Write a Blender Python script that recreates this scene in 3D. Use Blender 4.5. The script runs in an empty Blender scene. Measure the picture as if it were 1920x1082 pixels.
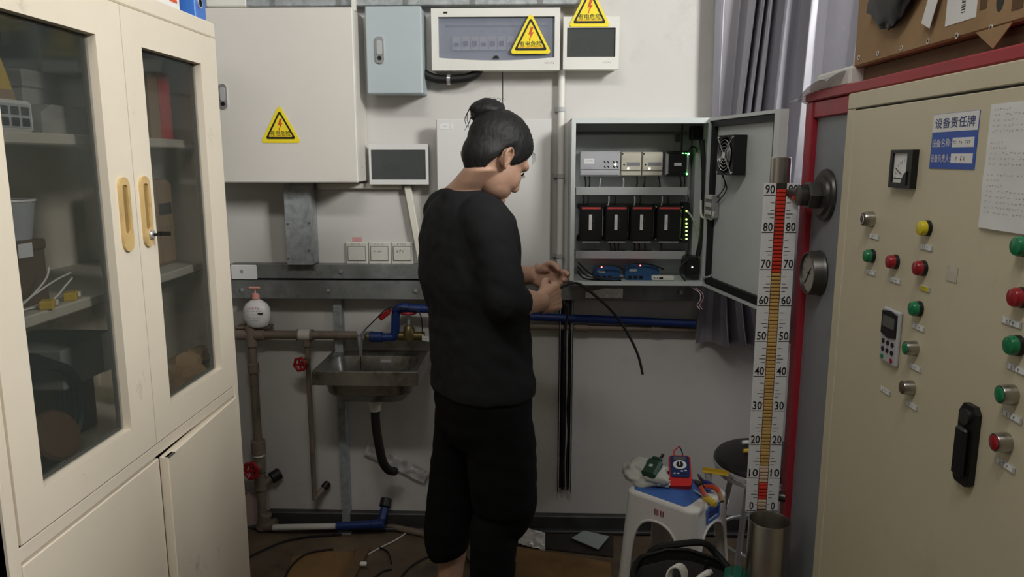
import bpy, bmesh, math, random
from mathutils import Vector, Matrix, noise as mnoise
random.seed(7)
SC = bpy.context.scene
COL = SC.collection
R = math.radians

# ------------------------------------------------------------------ camera
F = 1400.0; PITCH = R(9.97); YAW = R(1.81); CAMZ = 1.5          # focal length in pixels of the 1920x1082 frame
cam_d = bpy.data.cameras.new('camera'); cam = bpy.data.objects.new('camera', cam_d); COL.objects.link(cam)
cam_d.sensor_fit = 'HORIZONTAL'; cam_d.sensor_width = 36.0; cam_d.lens = 36.0 * F / 1920.0
cam_d.clip_start = 0.05; cam_d.clip_end = 100
cam.location = (0, 0, CAMZ); cam.rotation_euler = (math.pi / 2 - PITCH, 0, YAW)
SC.camera = cam

# ------------------------------------------------------------------ world, lights, exposure
w = bpy.data.worlds.new('world'); SC.world = w; w.use_nodes = True
bg = w.node_tree.nodes['Background']; bg.inputs[0].default_value = (0.80, 0.90, 1.0, 1); bg.inputs[1].default_value = 2.0
def area(name, loc, target, sx, sy, power, col=(1, 1, 1)):
    d = bpy.data.lights.new(name, 'AREA'); d.shape = 'RECTANGLE'; d.size = sx; d.size_y = sy; d.energy = power; d.color = col
    o = bpy.data.objects.new(name, d); COL.objects.link(o); o.location = loc
    o.rotation_euler = (Vector(target) - Vector(loc)).to_track_quat('-Z', 'Y').to_euler()
    return o
area('window_daylight', (2.04, 0.30, 2.76), (-0.9, 2.4, 1.6), 0.75, 0.6, 110, (1.0, 0.99, 0.97))        # the high window in the right wall
area('window_daylight_gap', (2.02, 2.42, 1.35), (0.2, 2.85, 0.5), 0.4, 0.7, 6, (0.95, 0.97, 1.0))         # the window beside the machine
area('ceiling_fill_light', (-0.25, 0.45, 3.10), (-0.05, 2.2, 1.5), 1.2, 0.2, 18, (1.0, 0.98, 0.94))         # fill added overhead, out of view, to lift the shaded sides
SC.view_settings.view_transform = 'Standard'; SC.view_settings.look = 'None'
SC.view_settings.exposure = 0.0; SC.view_settings.gamma = 1.0; SC.view_settings.use_curve_mapping = False

# ------------------------------------------------------------------ helpers
_r = Vector((math.cos(YAW), math.sin(YAW), 0))
_f = Vector((-math.sin(YAW) * math.cos(PITCH), math.cos(YAW) * math.cos(PITCH), -math.sin(PITCH)))
_u = _r.cross(_f)
def at(px, py, Y=None, X=None, Z=None):
    """a measured point of the photograph -> the point of the room at a known distance"""
    d = _f * F + _r * (px - 960) + _u * (541 - py)
    t = Y / d.y if Y is not None else X / d.x if X is not None else (Z - CAMZ) / d.z
    return Vector((0, 0, CAMZ)) + d * t
def lin(c):
    return tuple(((v / 255) / 12.92 if v / 255 <= 0.04045 else ((v / 255 + 0.055) / 1.055) ** 2.4) for v in c)
MATS = {}
def mat(name, col, rough=0.5, metal=0.0, var=0.10, scale=6.0, bump=0.0, bscale=60.0, dirt=None, damt=0.5, dscale=3.0, dthr=0.55,
        emit=None, estr=0.0, trans=0.0, ior=1.45, alpha=1.0, stretch=None, sheen=0.0, coat=0.0, spec=0.5, tint=None, sss=0.0):
    m = bpy.data.materials.new(name); m.use_nodes = True; MATS[name] = m
    nt = m.node_tree; N = nt.nodes; L = nt.links; P = N['Principled BSDF']
    tc = N.new('ShaderNodeNewGeometry'); mp = N.new('ShaderNodeMapping'); L.new(tc.outputs['Position'], mp.inputs[0])
    if stretch: mp.inputs['Scale'].default_value = stretch
    nz = N.new('ShaderNodeTexNoise'); nz.inputs['Scale'].default_value = scale; nz.inputs['Detail'].default_value = 6; nz.inputs['Roughness'].default_value = 0.6
    L.new(mp.outputs[0], nz.inputs['Vector'])
    c = lin(col); rp = N.new('ShaderNodeValToRGB'); e = rp.color_ramp.elements
    t2 = lin(tint) if tint else None
    e[0].position = 0.3; e[1].position = 0.7
    e[0].color = tuple(v * (1 - var) for v in c) + (1,); e[1].color = (tuple(min(1, v * (1 + var)) for v in c) if not t2 else t2) + (1,)
    L.new(nz.outputs['Fac'], rp.inputs[0]); out = rp.outputs[0]
    if dirt is not None:
        n2 = N.new('ShaderNodeTexNoise'); n2.inputs['Scale'].default_value = dscale; n2.inputs['Detail'].default_value = 9; n2.inputs['Roughness'].default_value = 0.7
        L.new(tc.outputs['Position'], n2.inputs['Vector'])
        r2 = N.new('ShaderNodeValToRGB'); r2.color_ramp.elements[0].position = dthr; r2.color_ramp.elements[1].position = min(1, dthr + 0.16)
        r2.color_ramp.elements[0].color = (0, 0, 0, 1); r2.color_ramp.elements[1].color = (damt, damt, damt, 1)
        L.new(n2.outputs['Fac'], r2.inputs[0])
        mx = N.new('ShaderNodeMix'); mx.data_type = 'RGBA'; L.new(r2.outputs[0], mx.inputs[0]); L.new(out, mx.inputs[6]); mx.inputs[7].default_value = lin(dirt) + (1,)
        out = mx.outputs[2]
    L.new(out, P.inputs['Base Color'])
    P.inputs['Roughness'].default_value = rough; P.inputs['Metallic'].default_value = metal; P.inputs['IOR'].default_value = ior
    P.inputs['Specular IOR Level'].default_value = spec
    if sheen: P.inputs['Sheen Weight'].default_value = sheen
    if coat: P.inputs['Coat Weight'].default_value = coat
    if sss: P.inputs['Subsurface Weight'].default_value = sss; P.inputs['Subsurface Radius'].default_value = (0.010, 0.004, 0.002); P.inputs['Subsurface Scale'].default_value = 1.0
    if trans: P.inputs['Transmission Weight'].default_value = trans
    if alpha < 1: P.inputs['Alpha'].default_value = alpha
    if emit: P.inputs['Emission Color'].default_value = lin(emit) + (1,); P.inputs['Emission Strength'].default_value = estr
    if bump:
        n3 = N.new('ShaderNodeTexNoise'); n3.inputs['Scale'].default_value = bscale; n3.inputs['Detail'].default_value = 5
        L.new(mp.outputs[0], n3.inputs['Vector']); b = N.new('ShaderNodeBump'); b.inputs['Strength'].default_value = bump; b.inputs['Distance'].default_value = 0.004
        L.new(n3.outputs['Fac'], b.inputs['Height']); L.new(b.outputs[0], P.inputs['Normal'])
    return m
def glass(name, tintc, rough=0.05, alpha=0.35, spec=0.5):
    """a thin pane: partly see-through, with a glossy front"""
    m = mat(name, tintc, rough=rough, var=0.04, alpha=alpha, spec=spec); return m

def rot_to(axis):
    return Vector((0, 0, 1)).rotation_difference(Vector(axis).normalized()).to_matrix().to_4x4()
class MB:
    """collects shapes; build() links them as ONE mesh object"""
    def __init__(s, M=None): s.v = []; s.f = []; s.M = M
    def add(s, vs, fs, M=None):
        n = len(s.v); m = (s.M @ M) if (s.M and M) else (s.M or M)
        s.v += [m @ Vector(v) for v in vs] if m else [Vector(v) for v in vs]
        s.f += [tuple(i + n for i in f) for f in fs]; return s
    def box(s, a, b, bev=0.0, M=None):
        lo = [min(a[i], b[i]) for i in range(3)]; hi = [max(a[i], b[i]) for i in range(3)]
        bev = min(bev, *(0.45 * (hi[i] - lo[i]) for i in range(3)))
        if bev <= 0:
            vs = [(x, y, z) for x in (lo[0], hi[0]) for y in (lo[1], hi[1]) for z in (lo[2], hi[2])]
            return s.add(vs, [(0, 1, 3, 2), (4, 6, 7, 5), (0, 4, 5, 1), (2, 3, 7, 6), (0, 2, 6, 4), (1, 5, 7, 3)], M)
        vs = []; ix = {}
        for sx in (0, 1):
            for sy in (0, 1):
                for sz in (0, 1):
                    sg = (sx, sy, sz)
                    for k in range(3):      # vertex lying on the face normal to axis k
                        p = [hi[i] if sg[i] else lo[i] for i in range(3)]
                        for j in range(3):
                            if j != k: p[j] += -bev if sg[j] else bev
                        ix[(sg, k)] = len(vs); vs.append(tuple(p))
        fs = []
        for k in range(3):
            a_, b_ = [j for j in range(3) if j != k]
            for sk in (0, 1):
                q = []
                for (p_, r_) in ((0, 0), (1, 0), (1, 1), (0, 1)):
                    g = [0, 0, 0]; g[k] = sk; g[a_] = p_; g[b_] = r_; q.append(ix[(tuple(g), k)])
                fs.append(tuple(q))
            for p_ in (0, 1):
                for r_ in (0, 1):
                    g0 = [0, 0, 0]; g0[a_] = p_; g0[b_] = r_; g1 = list(g0); g1[k] = 1
                    fs.append((ix[(tuple(g0), a_)], ix[(tuple(g1), a_)], ix[(tuple(g1), b_)], ix[(tuple(g0), b_)]))
        for sg in [(x, y, z) for x in (0, 1) for y in (0, 1) for z in (0, 1)]:
            fs.append((ix[(sg, 0)], ix[(sg, 1)], ix[(sg, 2)]))
        return s.add(vs, fs, M)
    def bar(s, a, b, wx, wy, up=(0, 0, 1), bev=0.0):
        """a box of section wx by wy running from a to b"""
        a = Vector(a); b = Vector(b); z = (b - a); L = z.length; z.normalize()
        x = Vector(up).cross(z)
        if x.length < 1e-4: x = Vector((1, 0, 0)).cross(z)
        x.normalize(); y = z.cross(x)
        M = Matrix(((x.x, y.x, z.x, a.x), (x.y, y.y, z.y, a.y), (x.z, y.z, z.z, a.z), (0, 0, 0, 1)))
        return s.box((-wx / 2, -wy / 2, 0), (wx / 2, wy / 2, L), bev, M)
    def cyl(s, a, b, r, r2=None, n=16, bev=0.0):
        a = Vector(a); b = Vector(b); h = (b - a).length; r2 = r if r2 is None else r2
        pr = [(0, 0), (r - bev, 0)] + ([(r, bev), (r2, h - bev)] if bev else [(r, 0), (r2, h)][0 if False else 1:]) + ([(r2 - bev, h)] if bev else []) + [(0, h)]
        return s.lathe(pr, a, b - a, n)
    def lathe(s, prof, origin, axis=(0, 0, 1), n=20):
        M = Matrix.Translation(Vector(origin)) @ rot_to(axis); vs = []; fs = []; rows = []
        for (r, h) in prof:
            if r < 1e-6: rows.append([len(vs)]); vs.append((0, 0, h))
            else:
                rows.append(list(range(len(vs), len(vs) + n)))
                vs += [(r * math.cos(2 * math.pi * i / n), r * math.sin(2 * math.pi * i / n), h) for i in range(n)]
        for A, B in zip(rows, rows[1:]):
            if len(A) == 1 and len(B) == 1: continue
            for i in range(n):
                j = (i + 1) % n
                if len(A) == 1: fs.append((A[0], B[i], B[j]))
                elif len(B) == 1: fs.append((A[i], A[j], B[0]))
                else: fs.append((A[i], A[j], B[j], B[i]))
        return s.add(vs, fs, M)
    def tube(s, pts, r, n=8, sub=6, closed=False):
        """a round tube through the points (Catmull-Rom); r may be a list"""
        P = [Vector(p) for p in pts]; rs = r if isinstance(r, (list, tuple)) else [r] * len(P)
        Q = []; Rr = []
        if sub <= 1 or len(P) < 3: Q = P; Rr = list(rs)
        else:
            for i in range(len(P) - 1):
                p0 = P[max(i - 1, 0)]; p1 = P[i]; p2 = P[i + 1]; p3 = P[min(i + 2, len(P) - 1)]
                for k in range(sub):
                    t = k / sub
                    Q.append(0.5 * ((2 * p1) + (p2 - p0) * t + (2 * p0 - 5 * p1 + 4 * p2 - p3) * t * t + (3 * p1 - p0 - 3 * p2 + p3) * t ** 3)); Rr.append(rs[i] * (1 - t) + rs[i + 1] * t)
            Q.append(P[-1]); Rr.append(rs[-1])
        vs = []; fs = []; nx = None
        for i, q in enumerate(Q):
            t = (Q[min(i + 1, len(Q) - 1)] - Q[max(i - 1, 0)])
            t = t.normalized() if t.length > 1e-9 else Vector((0, 0, 1))
            if nx is None: nx = t.orthogonal().normalized()
            nx = (nx - t * nx.dot(t)); nx = nx.normalized() if nx.length > 1e-6 else t.orthogonal().normalized()
            ny = t.cross(nx)
            vs += [tuple(q + (nx * math.cos(2 * math.pi * k / n) + ny * math.sin(2 * math.pi * k / n)) * Rr[i]) for k in range(n)]
        for i in range(len(Q) - 1):
            for k in range(n):
                j = (k + 1) % n; fs.append((i * n + k, i * n + j, (i + 1) * n + j, (i + 1) * n + k))
        fs.append(tuple(range(n - 1, -1, -1))); fs.append(tuple(range((len(Q) - 1) * n, len(Q) * n)))
        return s.add(vs, fs)
    def prism(s, poly, depth, M=None):
        """polygon in the local XY plane, extruded from z=0 to z=depth"""
        n = len(poly); vs = [(p[0], p[1], 0) for p in poly] + [(p[0], p[1], depth) for p in poly]
        fs = [tuple(range(n - 1, -1, -1)), tuple(range(n, 2 * n))] + [(i, (i + 1) % n, n + (i + 1) % n, n + i) for i in range(n)]
        return s.add(vs, fs, M)
    def ring(s, outer, inner, depth, M=None):
        """frame between two polygons with the same number of points"""
        n = len(outer); vs = [(p[0], p[1], z) for z in (0, depth) for p in list(outer) + list(inner)]; fs = []
        for i in range(n):
            j = (i + 1) % n
            fs += [(i, j, n + j, n + i), (2 * n + i, 3 * n + i, 3 * n + j, 2 * n + j), (i, 2 * n + i, 2 * n + j, j), (n + i, n + j, 3 * n + j, 3 * n + i)]
        return s.add(vs, fs, M)
    def sheet(s, fn, nu, nv, th=0.0):
        """a bent sheet fn(u,v); with thickness th along its normal"""
        g = [[Vector(fn(i / nu, j / nv)) for j in range(nv + 1)] for i in range(nu + 1)]
        def nrm(i, j):
            a = g[min(i + 1, nu)][j] - g[max(i - 1, 0)][j]; b = g[i][min(j + 1, nv)] - g[i][max(j - 1, 0)]
            c = a.cross(b); return c.normalized() if c.length > 1e-12 else Vector((0, 0, 1))
        vs = [g[i][j] for i in range(nu + 1) for j in range(nv + 1)]; W = nv + 1
        fs = [(i * W + j, (i + 1) * W + j, (i + 1) * W + j + 1, i * W + j + 1) for i in range(nu) for j in range(nv)]
        if th:
            o = len(vs); vs += [g[i][j] - nrm(i, j) * th for i in range(nu + 1) for j in range(nv + 1)]
            fs += [tuple(x + o for x in reversed(f)) for f in fs[:nu * nv]]
            rim = [(i, 0) for i in range(nu)] + [(nu, j) for j in range(nv)] + [(i, nv) for i in range(nu, 0, -1)] + [(0, j) for j in range(nv, 0, -1)]
            rim = [i * W + j for i, j in rim]
            fs += [(rim[k], rim[(k + 1) % len(rim)], rim[(k + 1) % len(rim)] + o, rim[k] + o) for k in range(len(rim))]
        return s.add(vs, fs)
    def ell(s, c, rad, M3=None, nu=16, nv=10):
        """ellipsoid"""
        vs = []; fs = []
        for j in range(nv + 1):
            th = math.pi * j / nv
            for i in range(nu):
                ph = 2 * math.pi * i / nu
                vs.append(Vector((rad[0] * math.sin(th) * math.cos(ph), rad[1] * math.sin(th) * math.sin(ph), rad[2] * math.cos(th))))
        if M3 is not None: vs = [M3 @ v for v in vs]
        vs = [v + Vector(c) for v in vs]
        for j in range(nv):
            for i in range(nu):
                k = (i + 1) % nu; fs.append((j * nu + i, (j + 1) * nu + i, (j + 1) * nu + k, j * nu + k))
        return s.add(vs, fs)
    def build(s, name, m, parent=None, ang=35, recalc=True, origin=None):
        me = bpy.data.meshes.new(name)
        c = origin if origin is not None else (Vector([min(v[i] for v in s.v) for i in range(3)]) + Vector([max(v[i] for v in s.v) for i in range(3)])) / 2
        c = Vector(c)
        me.from_pydata([v - c for v in s.v], [], s.f); me.validate()
        if recalc:
            bm = bmesh.new(); bm.from_mesh(me); bmesh.ops.remove_doubles(bm, verts=bm.verts, dist=1e-6); bmesh.ops.recalc_face_normals(bm, faces=bm.faces); bm.to_mesh(me); bm.free()
        me.shade_smooth(); me.set_sharp_from_angle(angle=R(ang))
        o = bpy.data.objects.new(name, me); COL.objects.link(o); o.location = c
        me.materials.append(MATS[m] if isinstance(m, str) else m)
        if parent: adopt(o, parent)
        return o
def wloc(o):
    l = Vector(o.location)
    if o.parent: l = l + o.matrix_parent_inverse.translation + wloc(o.parent)
    return l
def adopt(o, parent):
    o.parent = parent; o.matrix_parent_inverse = Matrix.Translation(-wloc(parent))
def thing(name, label, cat, loc=(0, 0, 0), group=None):
    o = bpy.data.objects.new(name, None); COL.objects.link(o); o.location = loc; o.empty_display_size = 0.05
    return tag(o, label, cat, group)
def tag(o, label=None, cat=None, group=None, kind=None):
    if label: o['label'] = label
    if cat: o['category'] = cat
    if group: o['group'] = group
    if kind: o['kind'] = kind
    return o
def dup(o, parent, loc):
    """another piece of the same shape at the world place loc"""
    c = o.copy(); COL.objects.link(c); c.location = loc
    if parent: adopt(c, parent)
    return c
def frame_M(o, x, z):
    """matrix whose local X runs along x, local Y along z (up), local Z towards the viewer of that face"""
    x = Vector(x).normalized(); y = Vector(z); y = (y - x * y.dot(x)).normalized(); n = x.cross(y); o = Vector(o)
    return Matrix(((x.x, y.x, n.x, o.x), (x.y, y.y, n.y, o.y), (x.z, y.z, n.z, o.z), (0, 0, 0, 1)))
def rrect(x0, y0, x1, y1, r, k=4):
    pts = []
    for (cx, cy, a0) in ((x1 - r, y1 - r, 0), (x0 + r, y1 - r, 90), (x0 + r, y0 + r, 180), (x1 - r, y0 + r, 270)):
        for i in range(k + 1):
            a = R(a0 + 90 * i / k); pts.append((cx + r * math.cos(a), cy + r * math.sin(a)))
    return pts
_txt = {}
LEGIBLE = ('有电危险', 'Danger Electric shock risk', '设备责任牌', '设备名称:', '设备负责人:')
def text(name, body, M, m, parent=None, width=None, height=None, bold=0.0, th=0.0004, align='C'):
    """lettering as thin raised print in the local XY plane of M"""
    key = (body, bold)
    if body not in LEGIBLE and not body.isdigit():       # print too small to read on the photograph: broken dashes only
        lines = body.split('\n'); rg = random.Random(sum(ord(ch) for ch in body)); vs = []; fs = []
        nc = max(len(l_) for l_ in lines); cw = width / nc; chh = (height / len(lines)) if height else min(cw * 1.1, .02)
        for j, l_ in enumerate(lines):
            for i, ch in enumerate(l_):
                if ch == ' ': continue
                x = (i - (nc / 2 if align == 'C' else 0)) * cw; y = (len(lines) / 2 - j - .5) * chh
                for k in range(3):
                    a = rg.uniform(0, .35) * cw; L_ = rg.uniform(.25, .6) * cw; b = (rg.uniform(-.4, .4)) * chh; t_ = chh * .11
                    q = [(x + a, y + b), (x + a + L_, y + b), (x + a + L_, y + b + t_), (x + a, y + b + t_)] if k < 2 else [(x + a, y - .4 * chh), (x + a + t_, y - .4 * chh), (x + a + t_, y + .35 * chh), (x + a, y + .35 * chh)]
                    fs.append(tuple(range(len(vs), len(vs) + 4))); vs += [(p[0], p[1], th) for p in q]
        return MB().add(vs, fs, M).build(name, m, parent, recalc=False)
    if key not in _txt:
        cu = bpy.data.curves.new('print', 'FONT'); cu.body = body; cu.offset = bold; cu.resolution_u = 2; cu.space_line = 1.0
        o = bpy.data.objects.new('print', cu); COL.objects.link(o); bpy.context.view_layer.update()
        me = bpy.data.meshes.new_from_object(o.evaluated_get(bpy.context.evaluated_depsgraph_get()))
        _txt[key] = ([tuple(v.co) for v in me.vertices], [tuple(p.vertices) for p in me.polygons])
        bpy.data.objects.remove(o); bpy.data.curves.remove(cu); bpy.data.meshes.remove(me)
    vs, fs = _txt[key]
    x0 = min(v[0] for v in vs); x1 = max(v[0] for v in vs); y0 = min(v[1] for v in vs); y1 = max(v[1] for v in vs)
    sx = width / (x1 - x0) if width else None; sy = height / (y1 - y0) if height else None
    sx = sx or sy; sy = sy or sx
    ox = (x0 + x1) / 2 if align == 'C' else x0
    mb = MB(); mb.add([((v[0] - ox) * sx, (v[1] - (y0 + y1) / 2) * sy, th) for v in vs], fs, M)
    return mb.build(name, m, parent, recalc=False) if name else mb

# ------------------------------------------------------------------ materials
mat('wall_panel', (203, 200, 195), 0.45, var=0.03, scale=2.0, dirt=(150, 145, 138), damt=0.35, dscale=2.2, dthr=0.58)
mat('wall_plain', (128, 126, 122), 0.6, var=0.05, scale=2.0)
mat('ceiling_white', (150, 150, 148), 0.8, var=0.03)
mat('concrete', (92, 78, 60), 0.75, var=0.35, scale=5, bump=0.3, bscale=40, dirt=(45, 38, 30), damt=0.7, dscale=4, dthr=0.5)
mat('skirting_steel', (74, 74, 74), 0.5, 0.5, var=0.2, scale=9, dirt=(40, 36, 32), damt=0.6)
mat('joint_dark', (90, 88, 85), 0.8)
mat('cream_paint', (228, 217, 197), 0.42, var=0.04, scale=3.0, dirt=(112, 90, 66), damt=0.6, dscale=9.0, dthr=0.62)
mat('cream_inside', (190, 184, 166), 0.5, var=0.06, scale=4.0)
mat('gap_black', (18, 17, 16), 0.8)
glass('cabinet_glass', (66, 72, 68), 0.06, 0.30, 0.5)
mat('brass_plastic', (205, 175, 118), 0.38, var=0.12, scale=14, dirt=(120, 95, 60), damt=0.5, dscale=20)
mat('brass_deep', (150, 120, 72), 0.45, var=0.15, scale=14)
mat('chrome', (205, 205, 205), 0.22, 0.7, var=0.08)
mat('black_plastic', (22, 22, 23), 0.42, var=0.15)
mat('white_plastic', (224, 222, 214), 0.35, var=0.03)
mat('ivory_plastic', (222, 218, 204), 0.38, var=0.04)
mat('grey_plastic', (176, 178, 177), 0.4, var=0.06)
mat('box_beige', (222, 217, 208), 0.42, var=0.02, scale=3, bump=0.03, bscale=300)
mat('box_bluegrey', (176, 187, 190), 0.42, var=0.03, scale=3, bump=0.03, bscale=300)
mat('box_white', (214, 214, 210), 0.4, var=0.02)
mat('steel_grey_paint', (206, 211, 209), 0.42, var=0.03, bump=0.03, bscale=300)
mat('galvanised', (158, 163, 164), 0.45, 0.25, var=0.28, scale=38, dirt=(80, 78, 74), damt=0.5, dscale=5, dthr=0.56)
mat('galvanised_dull', (126, 128, 126), 0.5, 0.2, var=0.3, scale=24, dirt=(48, 46, 42), damt=0.7, dscale=6, dthr=0.5)
mat('foil', (225, 227, 228), 0.3, 0.45, var=0.22, scale=60, bump=0.9, bscale=55)
mat('sign_yellow', (243, 222, 48), 0.4, var=0.03)
mat('print_black', (24, 22, 20), 0.5)
mat('print_orange', (205, 84, 40), 0.5)
mat('print_red', (200, 40, 40), 0.5)
mat('print_blue', (45, 62, 140), 0.5)
mat('print_grey', (120, 120, 125), 0.5)
mat('paper', (226, 226, 224), 0.6, var=0.03)
glass('smoke_window', (150, 156, 172), 0.12, 0.42, 0.5)
glass('dark_window', (82, 86, 85), 0.12, 0.70, 0.5)
mat('rubber_black', (20, 20, 20), 0.55, var=0.2)
mat('cardboard', (158, 128, 92), 0.8, var=0.10, scale=8, dirt=(110, 84, 56), damt=0.4, dscale=3)
mat('cardboard_dark', (96, 74, 50), 0.85, var=0.15, scale=8)
mat('red_cloth', (196, 72, 70), 0.6, var=0.06)
mat('tan_board', (150, 120, 88), 0.7, var=0.08)
mat('blue_plastic', (64, 116, 196), 0.35, var=0.05)
mat('yellow_plastic', (205, 172, 54), 0.4, var=0.08)
mat('grey_card', (150, 148, 140), 0.7, var=0.06)
mat('orange_brown', (92, 64, 38), 0.5, var=0.15)

# ================================================================== the room
WY = 2.85; XL = -1.32; XR = 2.10; YF = -1.60; CEIL = 3.20
fl = MB().box((XL - .1, YF - .1, -0.08), (XR + .1, WY + .12, 0)).build('floor', 'concrete'); tag(fl, 'dirty brown concrete floor', kind='structure')
ce = MB().box((XL - .1, YF - .1, CEIL), (XR + .1, WY + .12, CEIL + .08)).build('ceiling', 'ceiling_white'); tag(ce, 'plain white ceiling', kind='structure')
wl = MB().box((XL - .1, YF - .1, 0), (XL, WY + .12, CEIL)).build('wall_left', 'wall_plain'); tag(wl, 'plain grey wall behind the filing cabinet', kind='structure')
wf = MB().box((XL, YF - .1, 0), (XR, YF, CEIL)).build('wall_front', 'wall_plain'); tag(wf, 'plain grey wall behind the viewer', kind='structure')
def wall_with_holes(name, plane, rng, holes, mkbox, m):
    mb = MB(); us = sorted({rng[0], rng[1], *[h[0] for h in holes], *[h[1] for h in holes]})
    for a, b in zip(us, us[1:]):
        zs = sorted([(h[2], h[3]) for h in holes if h[0] <= a + 1e-6 and h[1] >= b - 1e-6]); z = 0.0
        for lo, hi in zs: mkbox(mb, a, b, z, lo); z = hi
        mkbox(mb, a, b, z, CEIL)
    return mb.build(name, m)
# right wall with a high window and a window beside the machine
RW = [(-0.12, 0.72, 2.38, 3.10), (2.15, 2.72, 1.15, 2.3)]
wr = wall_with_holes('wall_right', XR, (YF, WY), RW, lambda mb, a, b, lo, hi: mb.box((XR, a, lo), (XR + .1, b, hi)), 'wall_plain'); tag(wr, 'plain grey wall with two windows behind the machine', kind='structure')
# back wall: colour-steel panels with narrow joints, window opening far right
BW = [(1.28, 2.00, 1.0, 2.4)]
wb = wall_with_holes('wall_back', WY, (XL, XR), BW, lambda mb, a, b, lo, hi: mb.box((a, WY + .012, lo), (b, WY + .1, hi)), 'joint_dark'); tag(wb, 'pale grey steel panel wall that carries the boxes and pipes', kind='structure')
jx = [XL, at(942, 180, WY).x, 1.278]
for a, b in zip(jx, jx[1:]):
    MB().box((a + .0015, WY, 0.0), (b - .0015, WY + .02, CEIL), 0.002).build('wall_panel', 'wall_panel', wb)
for (z0, z1) in ((0, 1.0), (2.4, CEIL)): MB().box((1.281, WY, z0 + .001), (1.998, WY + .02, z1 - .001), 0.002).build('wall_panel', 'wall_panel', wb)
MB().box((2.002, WY, 0), (XR - .001, WY + .02, CEIL), 0.002).build('wall_panel', 'wall_panel', wb)
mat('window_frame', (190, 190, 188), 0.5); mat('window_glass', (230, 240, 245), 0.05, trans=1.0, var=0.0)
def window(n, plane, a, b, lo, hi, lab):
    r = bpy.data.objects.new('window_%d' % n, None); COL.objects.link(r); tag(r, lab, kind='structure')
    if plane == 'X':
        P = lambda u, d, z: (XR + d, u, z); r.location = (XR + .05, (a + b) / 2, lo)
    else:
        P = lambda u, d, z: (u, WY + d, z); r.location = ((a + b) / 2, WY + .05, lo)
    fr = MB(); t = .04
    fr.box(P(a, .03, lo), P(a + t, .08, hi)).box(P(b - t, .03, lo), P(b, .08, hi)).box(P(a + t, .03, lo), P(b - t, .08, lo + t)).box(P(a + t, .03, hi - t), P(b - t, .08, hi)).box(P((a + b) / 2 - t / 2, .03, lo + t), P((a + b) / 2 + t / 2, .08, hi - t))
    fr.build('window_frame', 'window_frame', r)
    for (u0, u1) in ((a + t, (a + b) / 2 - t / 2), ((a + b) / 2 + t / 2, b - t)):
        MB().box(P(u0, .052, lo + t), P(u1, .058, hi - t)).build('pane', 'window_glass', r)
window(1, 'X', *RW[0], 'high window in the right wall'); window(2, 'X', *RW[1], 'window in the right wall beside the machine'); window(3, 'Y', *BW[0], 'window in the back wall beyond the silver curtain')
# steel channel along the foot of the back wall
sk = MB().box((XL, WY - .035, 0.005), (XR, WY - .001, 0.072), 0.004).box((XL, WY - .055, 0.005), (XR, WY - .03, 0.018), 0.003).build('baseboard_back', 'skirting_steel'); tag(sk, 'dark steel channel along the foot of the back wall', kind='structure')

# made-up tube lamp out of view, dressing for the added fill light
mat('fill_tube', (255, 250, 240), 0.4, emit=(255, 248, 235), estr=6.0)
t = thing('fill_lamp', 'white tube lamp added on the ceiling out of view to go with the fill light', 'lamp', (-.25, .45, CEIL - .06))
MB().box((-.87, .40, CEIL - .03), (.37, .50, CEIL), 0.008).build('housing', 'white_plastic', t)
MB().cyl((-.85, .45, CEIL - .045), (.35, .45, CEIL - .045), .014).build('tube', 'fill_tube', t)

# ================================================================== filing cabinet (left)
CX = -0.85; CY0 = 1.09; CY1 = 2.035; CT = 1.848; CD = 0.40; SEAM = 1.566
fc = thing('filing_cabinet', 'tall cream steel filing cabinet with two glass doors, scuffed and old', 'cabinet', (CX - CD / 2, (CY0 + CY1) / 2, 0))
XB = CX - CD
body = MB()
body.box((XB, CY0, 0.0), (CX - .004, CY0 + .018, CT), .003).box((XB, CY1 - .018, 0.0), (CX - .004, CY1, CT), .003)
body.box((XB, CY0 + .018, 0.05), (XB + .012, CY1 - .018, CT - .02))
body.box((XB + .012, CY0 + .018, .03), (CX - .02, CY1 - .018, .05))
body.box((XB, CY0, CT - .02), (CX - .002, CY1, CT), .003)
body.build('body', 'cream_paint', fc)
rl = MB(); rl.box((CX - .03, CY0, 1.809), (CX, CY1, CT - .001), .003); rl.build('top_rail', 'cream_paint', fc)
MB().box((CX - .40 + .012, CY0 + .018, .835), (CX - .001, CY1 - .018, .8615), .002).build('middle_rail', 'cream_paint', fc)
MB().box((CX - .03, CY0 + .001, 0.0), (CX - .001, CY1 - .001, .06), .002).build('plinth', 'cream_paint', fc)
st = MB(); st.box((CX - .03, CY0, .06), (CX, CY0 + .026, 1.809), .002); st.build('stile', 'cream_paint', fc)
st = MB(); st.box((CX - .03, CY1 - .026, .06), (CX, CY1, 1.809), .002); st.build('stile', 'cream_paint', fc)
for z in (1.545, 1.217):        # inner shelves
    MB().box((XB + .012, CY0 + .02, z - .022), (CX - .065, CY1 - .02, z), .003).build('shelf', 'cream_inside', fc)
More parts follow.
